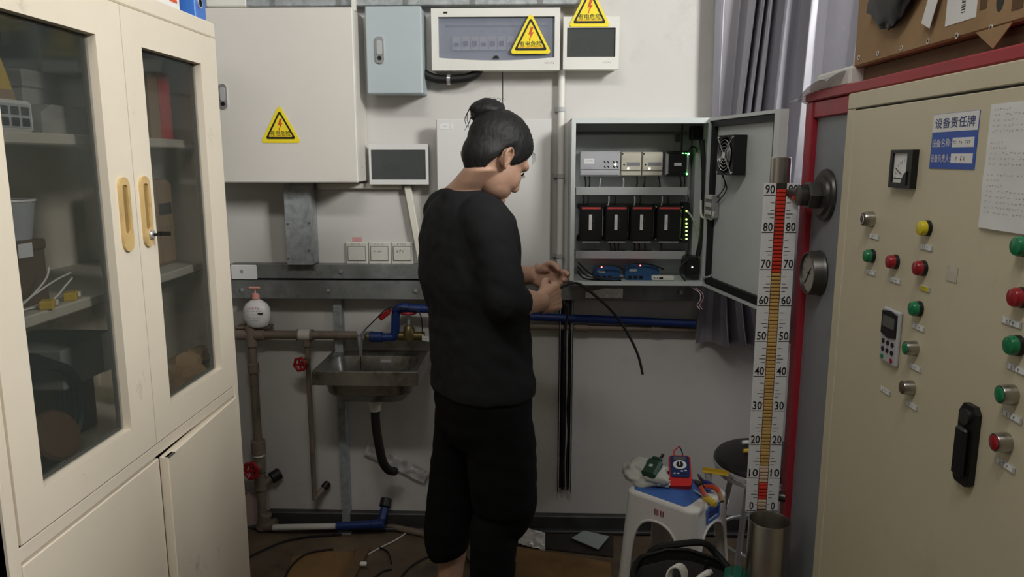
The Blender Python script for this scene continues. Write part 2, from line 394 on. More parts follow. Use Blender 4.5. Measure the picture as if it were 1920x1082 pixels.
def glass_door(y0, y1, g0, g1, gz0, gz1, z0, z1):
    M = Matrix(((0, 0, 1, CX - .022), (1, 0, 0, 0), (0, 1, 0, 0), (0, 0, 0, 1)))      # local (Y, Z, depth to +X)
    d = MB().ring([(y0, z0), (y1, z0), (y1, z1), (y0, z1)], [(g0, gz0), (g1, gz0), (g1, gz1), (g0, gz1)], .024, M)
    o = d.build('glass_door', 'cream_paint', fc)
    MB().ring([(g0 - .004, gz0 - .004), (g1 + .004, gz0 - .004), (g1 + .004, gz1 + .004), (g0 - .004, gz1 + .004)], [(g0 + .006, gz0 + .006), (g1 - .006, gz0 + .006), (g1 - .006, gz1 - .006), (g0 + .006, gz1 - .006)], .006, Matrix.Translation((-.004, 0, 0)) @ M).build('glass_seal', 'joint_dark', o)
    MB().box((CX - .019, g0 - .003, gz0 - .003), (CX - .015, g1 + .003, gz1 + .003)).build('pane', 'cabinet_glass', o)
    return o
dl = glass_door(CY0 + .028, SEAM - .0015, 1.187, 1.472, .936, 1.733, .8665, 1.806)
dr = glass_door(SEAM + .0015, CY1 - .028, 1.643, 1.932, .936, 1.733, .8665, 1.806)
def pull(yc, z0, z1, door, narrow=1.0):
    M = Matrix(((0, 0, 1, CX + .002), (1, 0, 0, yc), (0, 1, 0, 0), (0, 0, 0, 1))); wd = .019
    o = rrect(-wd, z0, wd, z1, wd - .0005, 6); i = rrect(-.0095, z0 + .038, .0095, z1 - .016, .006, 6)
    h = MB().ring(o, i, .006, M).build('recessed_handle', 'brass_plastic', door)
    MB().prism(i, .002, Matrix.Translation((.0002, 0, 0)) @ M).build('handle_recess', 'brass_deep', door)
    return h
pull(1.518, 1.307, 1.460, dl); pull(1.601, 1.307, 1.460, dr)
lk = MB().cyl((CX + .002, 1.607, 1.333), (CX + .014, 1.607, 1.333), .0105, n=20, bev=.002).build('lock', 'chrome', dr)
MB().box((CX + .013, 1.6055, 1.330), (CX + .026, 1.6085, 1.336)).cyl((CX + .026, 1.6035, 1.334), (CX + .026, 1.611, 1.334), .004, n=10).box((CX + .022, 1.606, 1.330), (CX + .052, 1.609, 1.340), .001).build('key', 'black_plastic', dr)
# lower doors, the right one bent and standing a little proud
d1 = MB().box((CX - .022, CY0 + .028, .064), (CX, 1.574, .829), .002).build('lower_door', 'cream_paint', fc)
ld = MB(); ld.box((0, 0, .064), (.022, .428, .829), .002, Matrix.Translation((CX - .020, CY1 - .029, 0)) @ Matrix.Rotation(R(182.2), 4, 'Z') @ Matrix.Translation((-.022, 0, 0)))
d2 = ld.build('lower_door', 'cream_paint', fc)
MB().box((CX + .010, 1.580, .826), (CX + .020, 1.610, .829)).build('bent_corner', 'joint_dark', d2)
MB().box((CX - .06, CY0 + .03, .829), (CX - .024, CY1 - .03, .835)).box((CX - .015, CY0 + .03, .8616), (CX - .003, CY1 - .03, .8662)).build('door_gap', 'gap_black', fc)

# --- what stands inside the cabinet
def cbox(name, lab, cat, lo, hi, m, bev=.003, rz=0, parent=None):
    c = (Vector(lo) + Vector(hi)) / 2; M = Matrix.Translation(c) @ Matrix.Rotation(R(rz), 4, 'Z'); h = (Vector(hi) - Vector(lo)) / 2
    o = MB().box(-h, h, bev, M).build(name, m, parent)
    if lab: tag(o, lab, cat)
    return o
S1 = 1.545; S2 = 1.217; S3 = .862
b = thing('storage_box', 'long grey cardboard storage box on the upper cabinet shelf', 'box', (-1.10, 1.60, S1))
cbox('carton', None, None, (-1.20, 1.47, S1), (-1.00, 1.74, S1 + .12), 'grey_card', parent=b); cbox('lid', None, None, (-1.205, 1.465, S1 + .09), (-.995, 1.745, S1 + .125), 'grey_card', parent=b)
b = thing('cardboard_carton', 'brown paper carton standing on top of the grey storage box', 'box', (-1.12, 1.70, S1 + .126))
cbox('carton', None, None, (-1.20, 1.61, S1 + .126), (-1.05, 1.74, S1 + .235), 'grey_card', parent=b); cbox('tape', None, None, (-1.13, 1.608, S1 + .19), (-1.11, 1.742, S1 + .2365), 'paper', .0005, parent=b)
b = thing('control_unit', 'white framed control unit with black keys on the upper cabinet shelf', 'control unit', (-.96, 1.35, S1))
cbox('casing', None, None, (-.975, 1.26, S1), (-.945, 1.412, S1 + .058), 'white_plastic', .006, parent=b); cbox('face', None, None, (-.946, 1.27, S1 + .007), (-.9435, 1.402, S1 + .051), 'grey_plastic', .001, parent=b)
for i in range(4):
    for j in range(2): cbox('key', None, None, (-.9436, 1.290 + i * .028, S1 + .011 + j * .020), (-.941, 1.310 + i * .028, S1 + .026 + j * .020), 'black_plastic', .001, parent=b)
b = thing('folded_case', 'grey folded instrument case beside the control unit', 'case', (-.96, 1.52, S1))
M = Matrix(((0, 0, 1, -.99), (1, 0, 0, 0), (0, 1, 0, S1), (0, 0, 0, 1)))
MB().prism([(1.425, 0), (1.575, 0), (1.585, .015), (1.58, .052), (1.46, .056), (1.425, .04)], .05, M).build('shell', 'grey_card', b)
MB().prism([(1.60, .0), (1.66, 0), (1.66, .060), (1.606, .060)], .06, M).build('flap', 'grey_plastic', b)
b = thing('yellow_envelope', 'yellow paper packet leaning at the left end of the top shelf', 'packet', (-.93, 1.35, S1 + .06))
MB().prism([(1.27, .0585), (1.385, .0585), (1.37, .10), (1.35, .145), (1.27, .16)], .012, Matrix(((0, 0, 1, -.97), (1, 0, 0, 0), (0, 1, 0, S1), (0, 0, 0, 1)))).build('paper_body', 'yellow_plastic', b)
MB().prism([(1.27, .0585), (1.383, .0585), (1.375, .076), (1.27, .076)], .014, Matrix(((0, 0, 1, -.971), (1, 0, 0, 0), (0, 1, 0, S1), (0, 0, 0, 1)))).build('folded_edge', 'tan_board', b)
for (y0, y1, h, m, lab) in ((1.862, 1.912, .160, 'tan_board', 'tan folder standing beside the red folder'), (1.918, 1.976, .168, 'red_cloth', 'bright red file folder standing on the upper shelf')):
    b = thing('file_folder', lab, 'folder', (-1.05, (y0 + y1) / 2, S1), 'folders on the upper cabinet shelf')
    cbox('cover', None, None, (-1.16, y0, S1), (-.955, y0 + .003, S1 + h), m, .001, parent=b); cbox('cover', None, None, (-1.16, y1 - .003, S1), (-.955, y1, S1 + h), m, .001, parent=b)
    cbox('spine', None, None, (-.957, y0, S1), (-.953, y1, S1 + h), m, .001, parent=b); cbox('pages', None, None, (-1.155, y0 + .004, S1 + .004), (-.958, y1 - .004, S1 + h - .006), 'paper', 0, parent=b)
b = thing('brown_carton', 'brown carton with a white label on the middle shelf', 'box', (-1.0, 1.37, S2))
cbox('carton', None, None, (-1.12, 1.29, S2), (-.972, 1.442, S2 + .115), 'cardboard_dark', parent=b); cbox('lid', None, None, (-1.122, 1.288, S2 + .105), (-.969, 1.444, S2 + .125), 'orange_brown', parent=b); cbox('sticker', None, None, (-.9695, 1.36, S2 + .095), (-.968, 1.40, S2 + .122), 'paper', 0, parent=b)
b = thing('plastic_cup', 'clear plastic cup on the brown carton', 'cup', (-1.02, 1.415, S2 + .125))
MB().lathe([(0, 0), (.036, 0), (.048, .075), (.045, .075), (.034, .003), (0, .003)], (-1.02, 1.415, S2 + .1255), n=20).build('cup_body', 'grey_plastic', b); MB().lathe([(.047, .072), (.050, .074), (.049, .078), (.046, .076)], (-1.02, 1.415, S2 + .1255), n=20).build('cup_rim', 'white_plastic', b)
for i, (p, lab) in enumerate(((((-.95, 1.16, 0), (-.93, 1.22, .03), (-.93, 1.28, .045), (-.94, 1.345, .05)), 'white lead wire arching over the middle shelf'), (((-.94, 1.14, .0), (-.93, 1.19, .02), (-.93, 1.25, .05), (-.94, 1.28, .07)), 'white lead wire bent upward beside the brown carton'), (((-.95, 1.20, 0), (-.93, 1.26, .008), (-.93, 1.31, .03), (-.935, 1.34, .04)), 'short white lead wire lying lowest on the middle shelf'))):
    tag(MB().tube([(x, y + .12, S2 + .003 + z) for x, y, z in p], .0018, 6).build('lead_wire', 'white_plastic'), lab, 'wire', 'loose leads on the middle shelf')
for (y, x, lab) in ((1.362, -.925, 'yellow wire connector at the front edge of the middle shelf'), (1.450, -.935, 'yellow wire connector at the end of the leads')):
    b = thing('wire_connector', lab, 'connector', (x, y, S2), 'yellow connectors on the middle shelf')
    cbox('housing', None, None, (x - .012, y - .018, S2), (x + .012, y + .018, S2 + .016), 'yellow_plastic', .002, 25, b); cbox('socket', None, None, (x - .004, y + .016, S2 + .003), (x + .006, y + .028, S2 + .013), 'white_plastic', .001, 25, b)
b = thing('oil_canister', 'beige canister with printed front on the middle shelf', 'canister', (-1.03, 1.93, S2))
cbox('body', None, None, (-1.11, 1.880, S2), (-.970, 1.985, S2 + .225), 'tan_board', .012, parent=b); MB().cyl((-1.03, 1.925, S2 + .225), (-1.03, 1.925, S2 + .250), .02, n=16, bev=.002).build('cap', 'black_plastic', b); cbox('print', None, None, (-.9702, 1.90, S2 + .135), (-.9692, 1.965, S2 + .165), 'print_black', 0, parent=b)
text('lettering', '- - -', Matrix(((0, 0, 1, -.9692), (1, 0, 0, 1.932), (0, 1, 0, S2 + .10), (0, 0, 0, 1))), 'print_black', b, width=.05)
b = thing('white_carton', 'pale carton wedged on the cabinet bottom shelf', 'box', (-1.05, 1.60, S3))
cbox('stand', None, None, (-1.19, 1.56, S3), (-1.06, 1.70, S3 + .145), 'cardboard_dark', parent=b); cbox('carton', None, None, (-1.19, 1.50, S3 + .146), (-1.0, 1.70, S3 + .235), 'grey_card', .004, parent=b); cbox('end_label', None, None, (-1.0005, 1.645, S3 + .146), (-.998, 1.702, S3 + .236), 'paper', 0, parent=b)
b = thing('cable_reel', 'black cable coil round an orange brown drum behind the left pane', 'reel', (-1.0, 1.42, S3))
for k in range(5): MB().tube([(-1.03 + .013 * k, 1.42 + (.115 - .004 * k) * math.cos(a), S3 + .124 + (.115 - .004 * k) * math.sin(a)) for a in [2 * math.pi * i / 24 for i in range(25)]], .008, 6, 2).build('cable_turn', 'rubber_black', b)
MB().lathe([(0, 0), (.052, 0), (.054, .006), (.048, .012), (.02, .014), (0, .016)], (-.965, 1.40, S3 + .085), (1, -.2, .5), 24).build('drum', 'orange_brown', b)
for i, (y, z, lab) in enumerate(((1.32, .02, 'thin green wire tangled on the cabinet bottom'), (1.39, .03, 'thin silver wire tangled on the cabinet bottom'), (1.45, .015, 'thin white wire curling by the left pane corner'))):
    tag(MB().tube([(-.93, y - .06, S3 + .004), (-.91, y - .02, S3 + z), (-.92, y + .04, S3 + z * .6), (-.90, y + .09, S3 + .006)], .0015, 6).build('loose_wire', ['blue_plastic', 'chrome', 'white_plastic'][i]), lab, 'wire', 'wires on the cabinet bottom')
b = thing('crumpled_bag', 'crumpled brown paper bag on the cabinet bottom behind the right pane', 'bag', (-.93, 1.90, S3))
def crumple(c, r, seed, m, nm, par, amp=.35, nu=18, nv=12):
    mb = MB().ell((0, 0, 0), (1, 1, 1), nu=nu, nv=nv); vs = []
    for v in mb.v:
        n = v.normalized(); k = 1 + amp * mnoise.noise(n * 1.8 + Vector((seed, 0, 0))) + amp * .5 * mnoise.noise(n * 4.5 + Vector((0, seed, 0)))
        vs.append(Vector((c[0] + r[0] * n.x * k, c[1] + r[1] * n.y * k, max(c[2] + r[2] * n.z * k, c[2] - r[2] * .8))))
    mb.v = vs; return mb.build(nm, m, par, ang=25)
crumple((-.945, 1.91, S3 + .055), (.055, .07, .065), 3.1, 'cardboard', 'bag_body', b); crumple((-.92, 1.965, S3 + .10), (.025, .025, .028), 5.7, 'tan_board', 'bag_neck', b)
crumple((-1.0, 1.84, S3 + .09), (.05, .05, .09), 9.2, 'grey_card', 'paper_wad', b)

# --- on top of the cabinet
TZ = CT
bp = at(368, 22, X=-.90)
b = thing('ring_binder', 'blue lever arch binder standing on top of the filing cabinet', 'binder', (-.98, bp.y, TZ))
cbox('spine', None, None, (-.892, bp.y - .032, TZ), (-.888, bp.y + .032, TZ + .30), 'blue_plastic', .0015, parent=b)
for s in (-1, 1): cbox('cover', None, None, (-1.17, bp.y + s * .032 - .0015, TZ), (-.889, bp.y + s * .032 + .0015, TZ + .30), 'blue_plastic', .001, parent=b)
MB().lathe([(.010, 0), (.014, 0), (.014, .003), (.010, .003)], (-.888, bp.y - .005, TZ + .052), (1, 0, 0), 20).build('finger_ring', 'chrome', b); MB().cyl((-.8882, bp.y - .005, TZ + .052), (-.8872, bp.y - .005, TZ + .052), .010).build('finger_hole', 'black_plastic', b)
cbox('pages', None, None, (-1.165, bp.y - .02, TZ + .002), (-.90, bp.y + .02, TZ + .29), 'paper', 0, parent=b)
bp = at(318, 10, X=-.90)
b = thing('document_carton', 'white document box with red print on top of the filing cabinet', 'box', (-1.0, bp.y, TZ))
cbox('carton', None, None, (-1.15, bp.y - .085, TZ), (-.90, bp.y + .055, TZ + .25), 'paper', .002, parent=b)
for k in range(5): cbox('print_line', None, None, (-.8998, bp.y + .0 + .004 * (k % 3), TZ + .03 + .02 * k), (-.8994, bp.y + .040 - .006 * (k % 2), TZ + .038 + .02 * k), 'print_orange', 0, parent=b)
bp = at(222, 6, X=-.90)
b = thing('stapler', 'dark stapler lying on top of the filing cabinet', 'stapler', (-.90, bp.y, TZ))
cbox('base', None, None, (-.915, bp.y - .04, TZ), (-.88, bp.y + .05, TZ + .010), 'black_plastic', .002, parent=b); cbox('arm', None, None, (-.912, bp.y - .04, TZ + .012), (-.883, bp.y + .045, TZ + .032), 'black_plastic', .006, parent=b)

# ================================================================== boxes on the back wall
def WR(x0, y0, x1, y1, Y):
    a, b, c, d = at(x0, y0, Y), at(x1, y1, Y), at(x0, y1, Y), at(x1, y0, Y)
    return (a.x + c.x) / 2, (b.x + d.x) / 2, (b.z + c.z) / 2, (a.z + d.z) / 2
def wbox(name, m, par, rect, Yf, Yb, bev=.002):
    x0, x1, z0, z1 = WR(*rect, Yf); return MB().box((x0, Yf, z0), (x1, Yb, z1), bev).build(name, m, par)
def wthing(name, lab, cat, rect, Yf, group=None):
    x0, x1, z0, z1 = WR(*rect, Yf); return thing(name, lab, cat, ((x0 + x1) / 2, WY, z0), group)
FACE = lambda x, y, z: frame_M((x, y, z), (1, 0, 0), (0, 0, 1))
def rtri(w, h, r):
    """triangle with rounded corners, base at y=0, centred on x=0"""
    P = [Vector((-w / 2, 0)), Vector((w / 2, 0)), Vector((0, h))]; out = []
    for i in range(3):
        p, q, n = P[i - 1], P[i], P[(i + 1) % 3]; a = (p - q).normalized(); b = (n - q).normalized(); ang = math.acos(a.dot(b)) / 2; L = r / math.tan(ang)
        s, e = q + a * L, q + b * L; c = q + (a + b).normalized() * (r / math.sin(ang)); a0 = math.atan2((s - c).y, (s - c).x); a1 = math.atan2((e - c).y, (e - c).x)
        da = (a1 - a0 + math.pi) % (2 * math.pi) - math.pi
        out += [(c.x + r * math.cos(a0 + da * k / 4), c.y + r * math.sin(a0 + da * k / 4)) for k in range(5)]
    return out
def warning_sign(x, y, z, w, par, h=None, pad=0.08, y2='sign_yellow'):
    h = h or w * .90; M = FACE(x, y, z)
    s = MB().prism(rtri(w, h, w * .055), .0015, M).build('warning_sign', y2, par)
    o = w * pad; w1 = w * (1 - 2.6 * pad); h1 = h * (1 - 2.55 * pad); w2 = w1 * .80; h2 = h1 * .80
    U = lambda pts, dy: [(p[0], p[1] + dy) for p in pts]
    MB().ring(U(rtri(w1, h1, w * .035), o * .9), U(rtri(w2, h2, w * .02), o * .9 + h1 * .075), .0006, Matrix.Translation((0, -.0012, 0)) @ M).build('triangle_border', 'print_black', s)
    b = [(-.02, .80), (.12, .80), (.03, .585), (.14, .60), (-.05, .33), (-.01, .33), (-.08, .23), (-.10, .37), (-.065, .36), (-.02, .51), (-.13, .49)]
    k = h1 * .80
    MB().prism([(p[0] * k * .8 + .01 * k, .09 * h1 + p[1] * k * .95 + o) for p in b], .0006, Matrix.Translation((0, -.0012, 0)) @ M).build('lightning_bolt', 'print_orange', s)
    text('lettering', '有电危险', Matrix.Translation((0, -.0016, 0)) @ M @ Matrix.Translation((0, o * .9 + h1 * .205, 0)), 'print_black', s, width=w1 * .66, bold=.008)
    text('small_lettering', 'Danger Electric shock risk', Matrix.Translation((0, -.0016, 0)) @ M @ Matrix.Translation((0, o * .9 + h1 * .105, 0)), 'print_orange', s, width=w1 * .72)
    return s
def cabinet_lock(x, y, z, h, par, rnd=True):
    w = h * .33; M = FACE(x, y, z)
    p = MB().prism(rrect(-w / 2, -h / 2, w / 2, h / 2, w * .45, 5), .006, M).build('lock_plate', 'chrome', par)
    MB().prism(rrect(-w * .3, -h * .18, w * .3, h * .36, w * .25, 5), .004, Matrix.Translation((0, -.0055, 0)) @ M).build('lock_lever', 'grey_plastic', p)
    MB().cyl((x, y - .006, z - h * .30), (x, y - .010, z - h * .30), w * .24, n=14).build('keyhole', 'black_plastic', p)
# --- big beige box
Yb_ = 2.675
t = wthing('distribution_cabinet', 'large beige steel distribution cabinet at top left with a warning triangle', 'electrical box', (372, 14, 666, 343), Yb_)
x0, x1, z0, z1 = WR(372, 14, 666, 343, Yb_)
MB().box((x0 + .004, Yb_ + .022, z0 + .003), (x1 - .001, WY, z1 - .003), .003).build('body', 'box_beige', t)
d = MB().box((x0, Yb_, z0), (x1, Yb_ + .02, z1), .004).build('door', 'box_beige', t)
p = at(419, 181, Yb_); cabinet_lock(p.x, Yb_, p.z, .086, d)
p = at(527, 268, Yb_); warning_sign(p.x, Yb_, p.z, .148, t, .134, .10)
p = at(680, 220, 2.80); MB().cyl((x1 - .002, 2.74, p.z - .18), (x1 + .0015, 2.74, p.z - .18), .004, n=10).build('screw', 'chrome', t)
# --- small blue-grey cabinet
Yg = 2.722
t = wthing('control_box', 'small blue grey steel cabinet with a chrome lock', 'electrical box', (686, 11, 791, 176), Yg)
x0, x1, z0, z1 = WR(686, 11, 791, 176, Yg)
MB().box((x0 + .004, Yg + .018, z0 + .003), (x1 - .001, WY, z1 - .003), .003).build('body', 'box_bluegrey', t)
d = MB().box((x0, Yg, z0), (x1, Yg + .016, z1), .004).build('door', 'box_bluegrey', t)
p = at(712, 94, Yg); cabinet_lock(p.x, Yg, p.z, .092, d)
# --- wide white modular box with breakers
Yw = 2.765
t = wthing('breaker_box', 'wide white breaker box with a smoky window and warning triangle', 'electrical box', (809, 15, 1050, 132), Yw)
x0, x1, z0, z1 = WR(809, 15, 1050, 132, Yw)
gx0, gx1, gz0, gz1 = WR(822, 31, 1040, 108, Yw)
M = FACE(0, Yw + .022, 0)
seg = 8; bow = .010
inner = [(gx0 + (gx1 - gx0) * i / seg, gz0 - bow * math.sin(math.pi * i / seg)) for i in range(seg + 1)] + [(gx1, gz1), (gx0, gz1)]
outer = [(x0 + (x1 - x0) * i / seg, z0) for i in range(seg + 1)] + [(x1, z1), (x0, z1)]
MB().box((x0 + .003, Yw + .056, z0 + .003), (x1 - .003, WY, z1 - .002), .004).box((x0 + .003, Yw + .02, z1 - .012), (x1 - .003, Yw + .06, z1 - .002)).box((x0 + .003, Yw + .02, z0 + .003), (x1 - .003, Yw + .06, z0 + .012)).box((x0 + .003, Yw + .02, z0 + .003), (x0 + .010, Yw + .06, z1 - .002)).box((x1 - .010, Yw + .02, z0 + .003), (x1 - .003, Yw + .06, z1 - .002)).build('body', 'ivory_plastic', t)
cv = MB().ring(outer, inner, .022, M).build('cover', 'white_plastic', t)
ix0, ix1, iz0, iz1 = WR(847, 67, 966, 93, Yw + .02)
jx0, jx1, jz0, jz1 = WR(834, 46, 1028, 99, Yw + .02)
MB().ring([(gx0 - .004, gz0 - .014), (gx1 + .004, gz0 - .014), (gx1 + .004, gz1 + .004), (gx0 - .004, gz1 + .004)], [(jx0, jz0), (jx1, jz0), (jx1, jz1), (jx0, jz1)], .010, FACE(0, Yw + .045, 0)).build('inner_frame', 'grey_plastic', t)
MB().box((jx0, Yw + .047, jz0), (jx1, Yw + .052, jz1)).build('mask_plate', 'grey_plastic', t)
for k in range(9):
    bw = (ix1 - ix0) / 7; bx = ix0 + k * bw
    if bx + bw > jx1: break
    q = MB().box((bx + .001, Yw + .030, iz0), (bx + bw - .001, Yw + .047, iz1), .001).build('breaker', 'white_plastic', t)
    MB().box((bx + bw * .25, Yw + .020, iz0 + (iz1 - iz0) * .30), (bx + bw * .75, Yw + .030, iz0 + (iz1 - iz0) * (.62 if k % 3 else .5)), .001).build('toggle', 'black_plastic', q)
for k, bx in enumerate((880, 905, 928, 945)):
    p = at(bx, 59, Yw + .045); text('lettering', ['-- ', '---', ' --', '----'][k], FACE(p.x, Yw + .0468, p.z), 'print_blue', t, width=.022)
MB().prism(inner, .002, FACE(0, Yw + .012, 0)).build('smoky_window', 'smoke_window', t)
p = at(930, 107, Yw); MB().prism([(-.012, -.004), (.012, -.004), (.006, .005), (-.006, .005)], .004, FACE(p.x, Yw + .006, p.z)).build('window_catch', 'black_plastic', t)
p = at(835, 24, Yw); MB().box((p.x - .007, Yw - .0008, p.z - .003), (p.x + .007, Yw + .002, p.z + .004)).build('slot', 'black_plastic', t)
p = at(1030, 118, Yw); text('maker_print', '-----', FACE(p.x, Yw, p.z), 'print_grey', t, width=.038)
p = at(995, 101, Yw); warning_sign(p.x, Yw + .001 - .004, p.z, .150, t, .142)
# --- small white box beside it
t = wthing('breaker_box', 'small square white breaker box with a dark window under a warning triangle', 'electrical box', (1056, 31, 1161, 130), Yw)
x0, x1, z0, z1 = WR(1056, 31, 1161, 130, Yw); gx0, gx1, gz0, gz1 = WR(1063, 52, 1154, 107, Yw)
MB().box((x0 + .003, Yw + .02, z0 + .003), (x1 - .003, WY, z1 - .002), .004).build('body', 'ivory_plastic', t)
MB().ring([(x0, z0), (x1, z0), (x1, z1), (x0, z1)], [(gx0, gz0), (gx1, gz0), (gx1, gz1), (gx0, gz1)], .020, FACE(0, Yw + .020, 0)).build('cover', 'white_plastic', t)
MB().box((gx0, Yw + .006, gz0), (gx1, Yw + .010, gz1)).build('dark_window', 'dark_window', t)
for k in range(4): MB().box((gx0 + .02 + .022 * k, Yw + .012, gz0 + .02), (gx0 + .038 + .022 * k, Yw + .02, gz0 + .065), .001).build('breaker', 'grey_plastic', t)
p = at(1138, 117, Yw); text('maker_print', '-----', FACE(p.x, Yw, p.z), 'print_grey', t, width=.030)
p = at(1105, 50.5, Yw); warning_sign(p.x, Yw - .002, p.z, .150, t, .142)
# --- small modular box, lower middle
Ym = 2.79
t = wthing('module_box', 'small grey module box with a dark see-through cover, below the blue grey cabinet', 'electrical box', (692, 270, 803, 346), Ym)
x0, x1, z0, z1 = WR(692, 270, 803, 346, Ym); gx0, gx1, gz0, gz1 = WR(696, 281, 798, 337, Ym)
MB().box((x0 + .003, Ym + .02, z0 + .003), (x1 - .003, WY, z1 - .003), .004).build('body', 'grey_plastic', t)
MB().ring([(x0, z0), (x1, z0), (x1, z1), (x0, z1)], [(gx0, gz0), (gx1, gz0), (gx1, gz1), (gx0, gz1)], .020, FACE(0, Ym + .020, 0)).build('cover', 'box_white', t)
hx0, hx1, hz0, hz1 = WR(703, 288, 790, 331, Ym)
MB().ring([(gx0, gz0), (gx1, gz0), (gx1, gz1), (gx0, gz1)], [(hx0, hz0), (hx1, hz0), (hx1, hz1), (hx0, hz1)], .006, FACE(0, Ym + .014, 0)).build('inner_frame', 'grey_plastic', t)
for k in range(3): MB().box((hx0 + .03 + .020 * k, Ym + .012, hz0 + .02), (hx0 + .046 + .020 * k, Ym + .02, hz0 + .05), .001).build('breaker', 'black_plastic', t)
MB().box((gx0, Ym + .003, gz0), (gx1, Ym + .006, gz1)).build('dark_window', 'dark_window', t)
# --- plain white panel box behind the worker
Yp = 2.755
t = wthing('panel_box', 'flat white steel panel box behind the worker', 'electrical box', (820, 223, 1032, 527), Yp)
x0, x1, z0, z1 = WR(820, 223, 1032, 527, Yp)
MB().box((x0 + .002, Yp + .018, z0 + .002), (x1 - .002, 2.79, z1 - .002), .003).box((x0 + .03, 2.79, z1 - .20), (x1 - .03, WY, z1 - .03)).build('body', 'box_white', t)
MB().box((x0, Yp, z0), (x1, Yp + .016, z1), .003).build('door', 'box_white', t)
p = at(833, 237, Yp); MB().prism(rrect(-.016, -.010, .016, .010, .005), .001, FACE(p.x, Yp, p.z)).build('sticker', 'paper', t); text('lettering', '--.', FACE(p.x + .002, Yp - .001, p.z), 'print_grey', t, width=.016)
p = at(847, 237, Yp); MB().prism(rrect(-.005, -.010, .005, .010, .002), .001, FACE(p.x, Yp, p.z)).build('sticker', 'paper', t)

# ================================================================== trunking, conduit, beams
t0 = at(462, 12, 2.79); t1 = at(1090, 12, 2.79)
t = thing('cable_duct', 'galvanised sheet metal cable duct along the top of the wall', 'duct', ((t0.x + t1.x) / 2, WY, t0.z))
MB().box((t0.x, 2.79, t0.z), (t1.x, WY, t0.z + .16), .003).build('duct_body', 'galvanised', t)
for k in range(5):
    sx = t0.x + (t1.x - t0.x) * (k + .35) / 5; MB().box((sx, 2.7885, t0.z + .002), (sx + .02, 2.791, t0.z + .158)).build('joint_strip', 'galvanised_dull', t)
p = at(664, 5, 2.78); MB().box((p.x - .008, 2.765, p.z - .03), (p.x + .008, 2.789, p.z + .15), .002).build('white_strip', 'white_plastic', t)
x0, x1, z0, z1 = WR(385, -30, 460, 12, 2.79); t = thing('junction_box', 'white junction box above the large beige cabinet', 'electrical box', ((x0 + x1) / 2, WY, z0))
MB().box((x0, 2.81, z0), (x1, WY, z1), .004).build('body', 'white_plastic', t); MB().box((x0 - .002, 2.79, z0 - .002), (x1 + .002, 2.808, z1 + .002), .005).build('lid', 'white_plastic', t)
# black flexible conduit with a clamp
t = thing('flexible_conduit', 'black corrugated conduit between the blue grey cabinet and the white breaker box', 'conduit', at(850, 150, 2.8))
pts = [at(795, 138, 2.80), at(815, 147, 2.80), at(842, 149, 2.80), at(875, 146, 2.80), at(893, 138, 2.80), at(900, 125, 2.80)]
MB().tube(pts, .0165, 12, 8).build('hose', 'rubber_black', t)
p = at(842, 149, 2.80); MB().lathe([(.0168, -.006), (.0195, -.006), (.0195, .006), (.0168, .006)], p, (1, -.05, -.05), 20).box((p.x - .005, p.y, p.z + .015), (p.x + .005, WY, p.z + .030)).build('clamp', 'chrome', t)
# white vertical conduit with clips
a = at(1053, 132, 2.82); b_ = at(1050, 560, 2.82)
t = thing('white_conduit', 'thin white plastic conduit running down the wall beside the open enclosure', 'conduit', (a.x, WY, b_.z))
MB().cyl((a.x, 2.825, b_.z), (a.x, 2.825, a.z), .0125, n=16).build('pipe', 'white_plastic', t)
for py in (205, 330, 480):
    p = at(1053, py, 2.82); MB().lathe([(.0126, -.008), (.016, -.008), (.016, .008), (.0126, .008)], (a.x, 2.825, p.z), (0, 0, 1), 16).box((a.x - .024, 2.838, p.z - .008), (a.x + .012, WY, p.z + .008), .001).build('clip', 'grey_plastic', t)
# vertical galvanised duct
t = wthing('cable_duct', 'short upright galvanised duct below the large beige cabinet', 'duct', (536, 340, 583, 497), 2.765)
x0, x1, z0, z1 = WR(536, 342, 583, 497, 2.765)
MB().box((x0, 2.765, z0 + .001), (x1, WY, z1), .002).build('duct_body', 'galvanised', t)
MB().box((x0 - .002, 2.762, z0 + .001), (x1 + .002, 2.766, z1 - .01), .001).build('lid', 'galvanised', t)
for (px, py) in ((540, 420), (580, 418), (541, 485), (580, 470)):
    p = at(px, py, 2.762); MB().cyl((p.x, 2.762, p.z), (p.x, 2.759, p.z), .0035, n=8).build('screw', 'joint_dark', t)
# white trunking: short horizontal, slanted one
t = thing('white_trunking', 'short level white trunking under the large beige cabinet', 'trunking', at(680, 350, WY))
x0, x1, z0, z1 = WR(594, 344, 753, 354, 2.82); MB().box((x0, 2.825, z0), (x1, WY, z1), .002).build('channel', 'ivory_plastic', t); MB().box((x0 + .002, 2.821, z0 + .001), (x1 - .002, 2.826, z1 - .001), .001).build('cover', 'ivory_plastic', t)
t = thing('white_trunking', 'slanted white trunking running down from the module box', 'trunking', at(778, 430, WY))
a = at(764, 348, 2.83); b_ = at(792, 500, 2.83); MB().bar(a, b_, .026, .022, (0, 1, 0), .002).build('channel', 'ivory_plastic', t); MB().bar(a - Vector((0, .012, 0)), b_ - Vector((0, .012, 0)), .022, .003, (0, 1, 0), .001).build('cover', 'ivory_plastic', t)
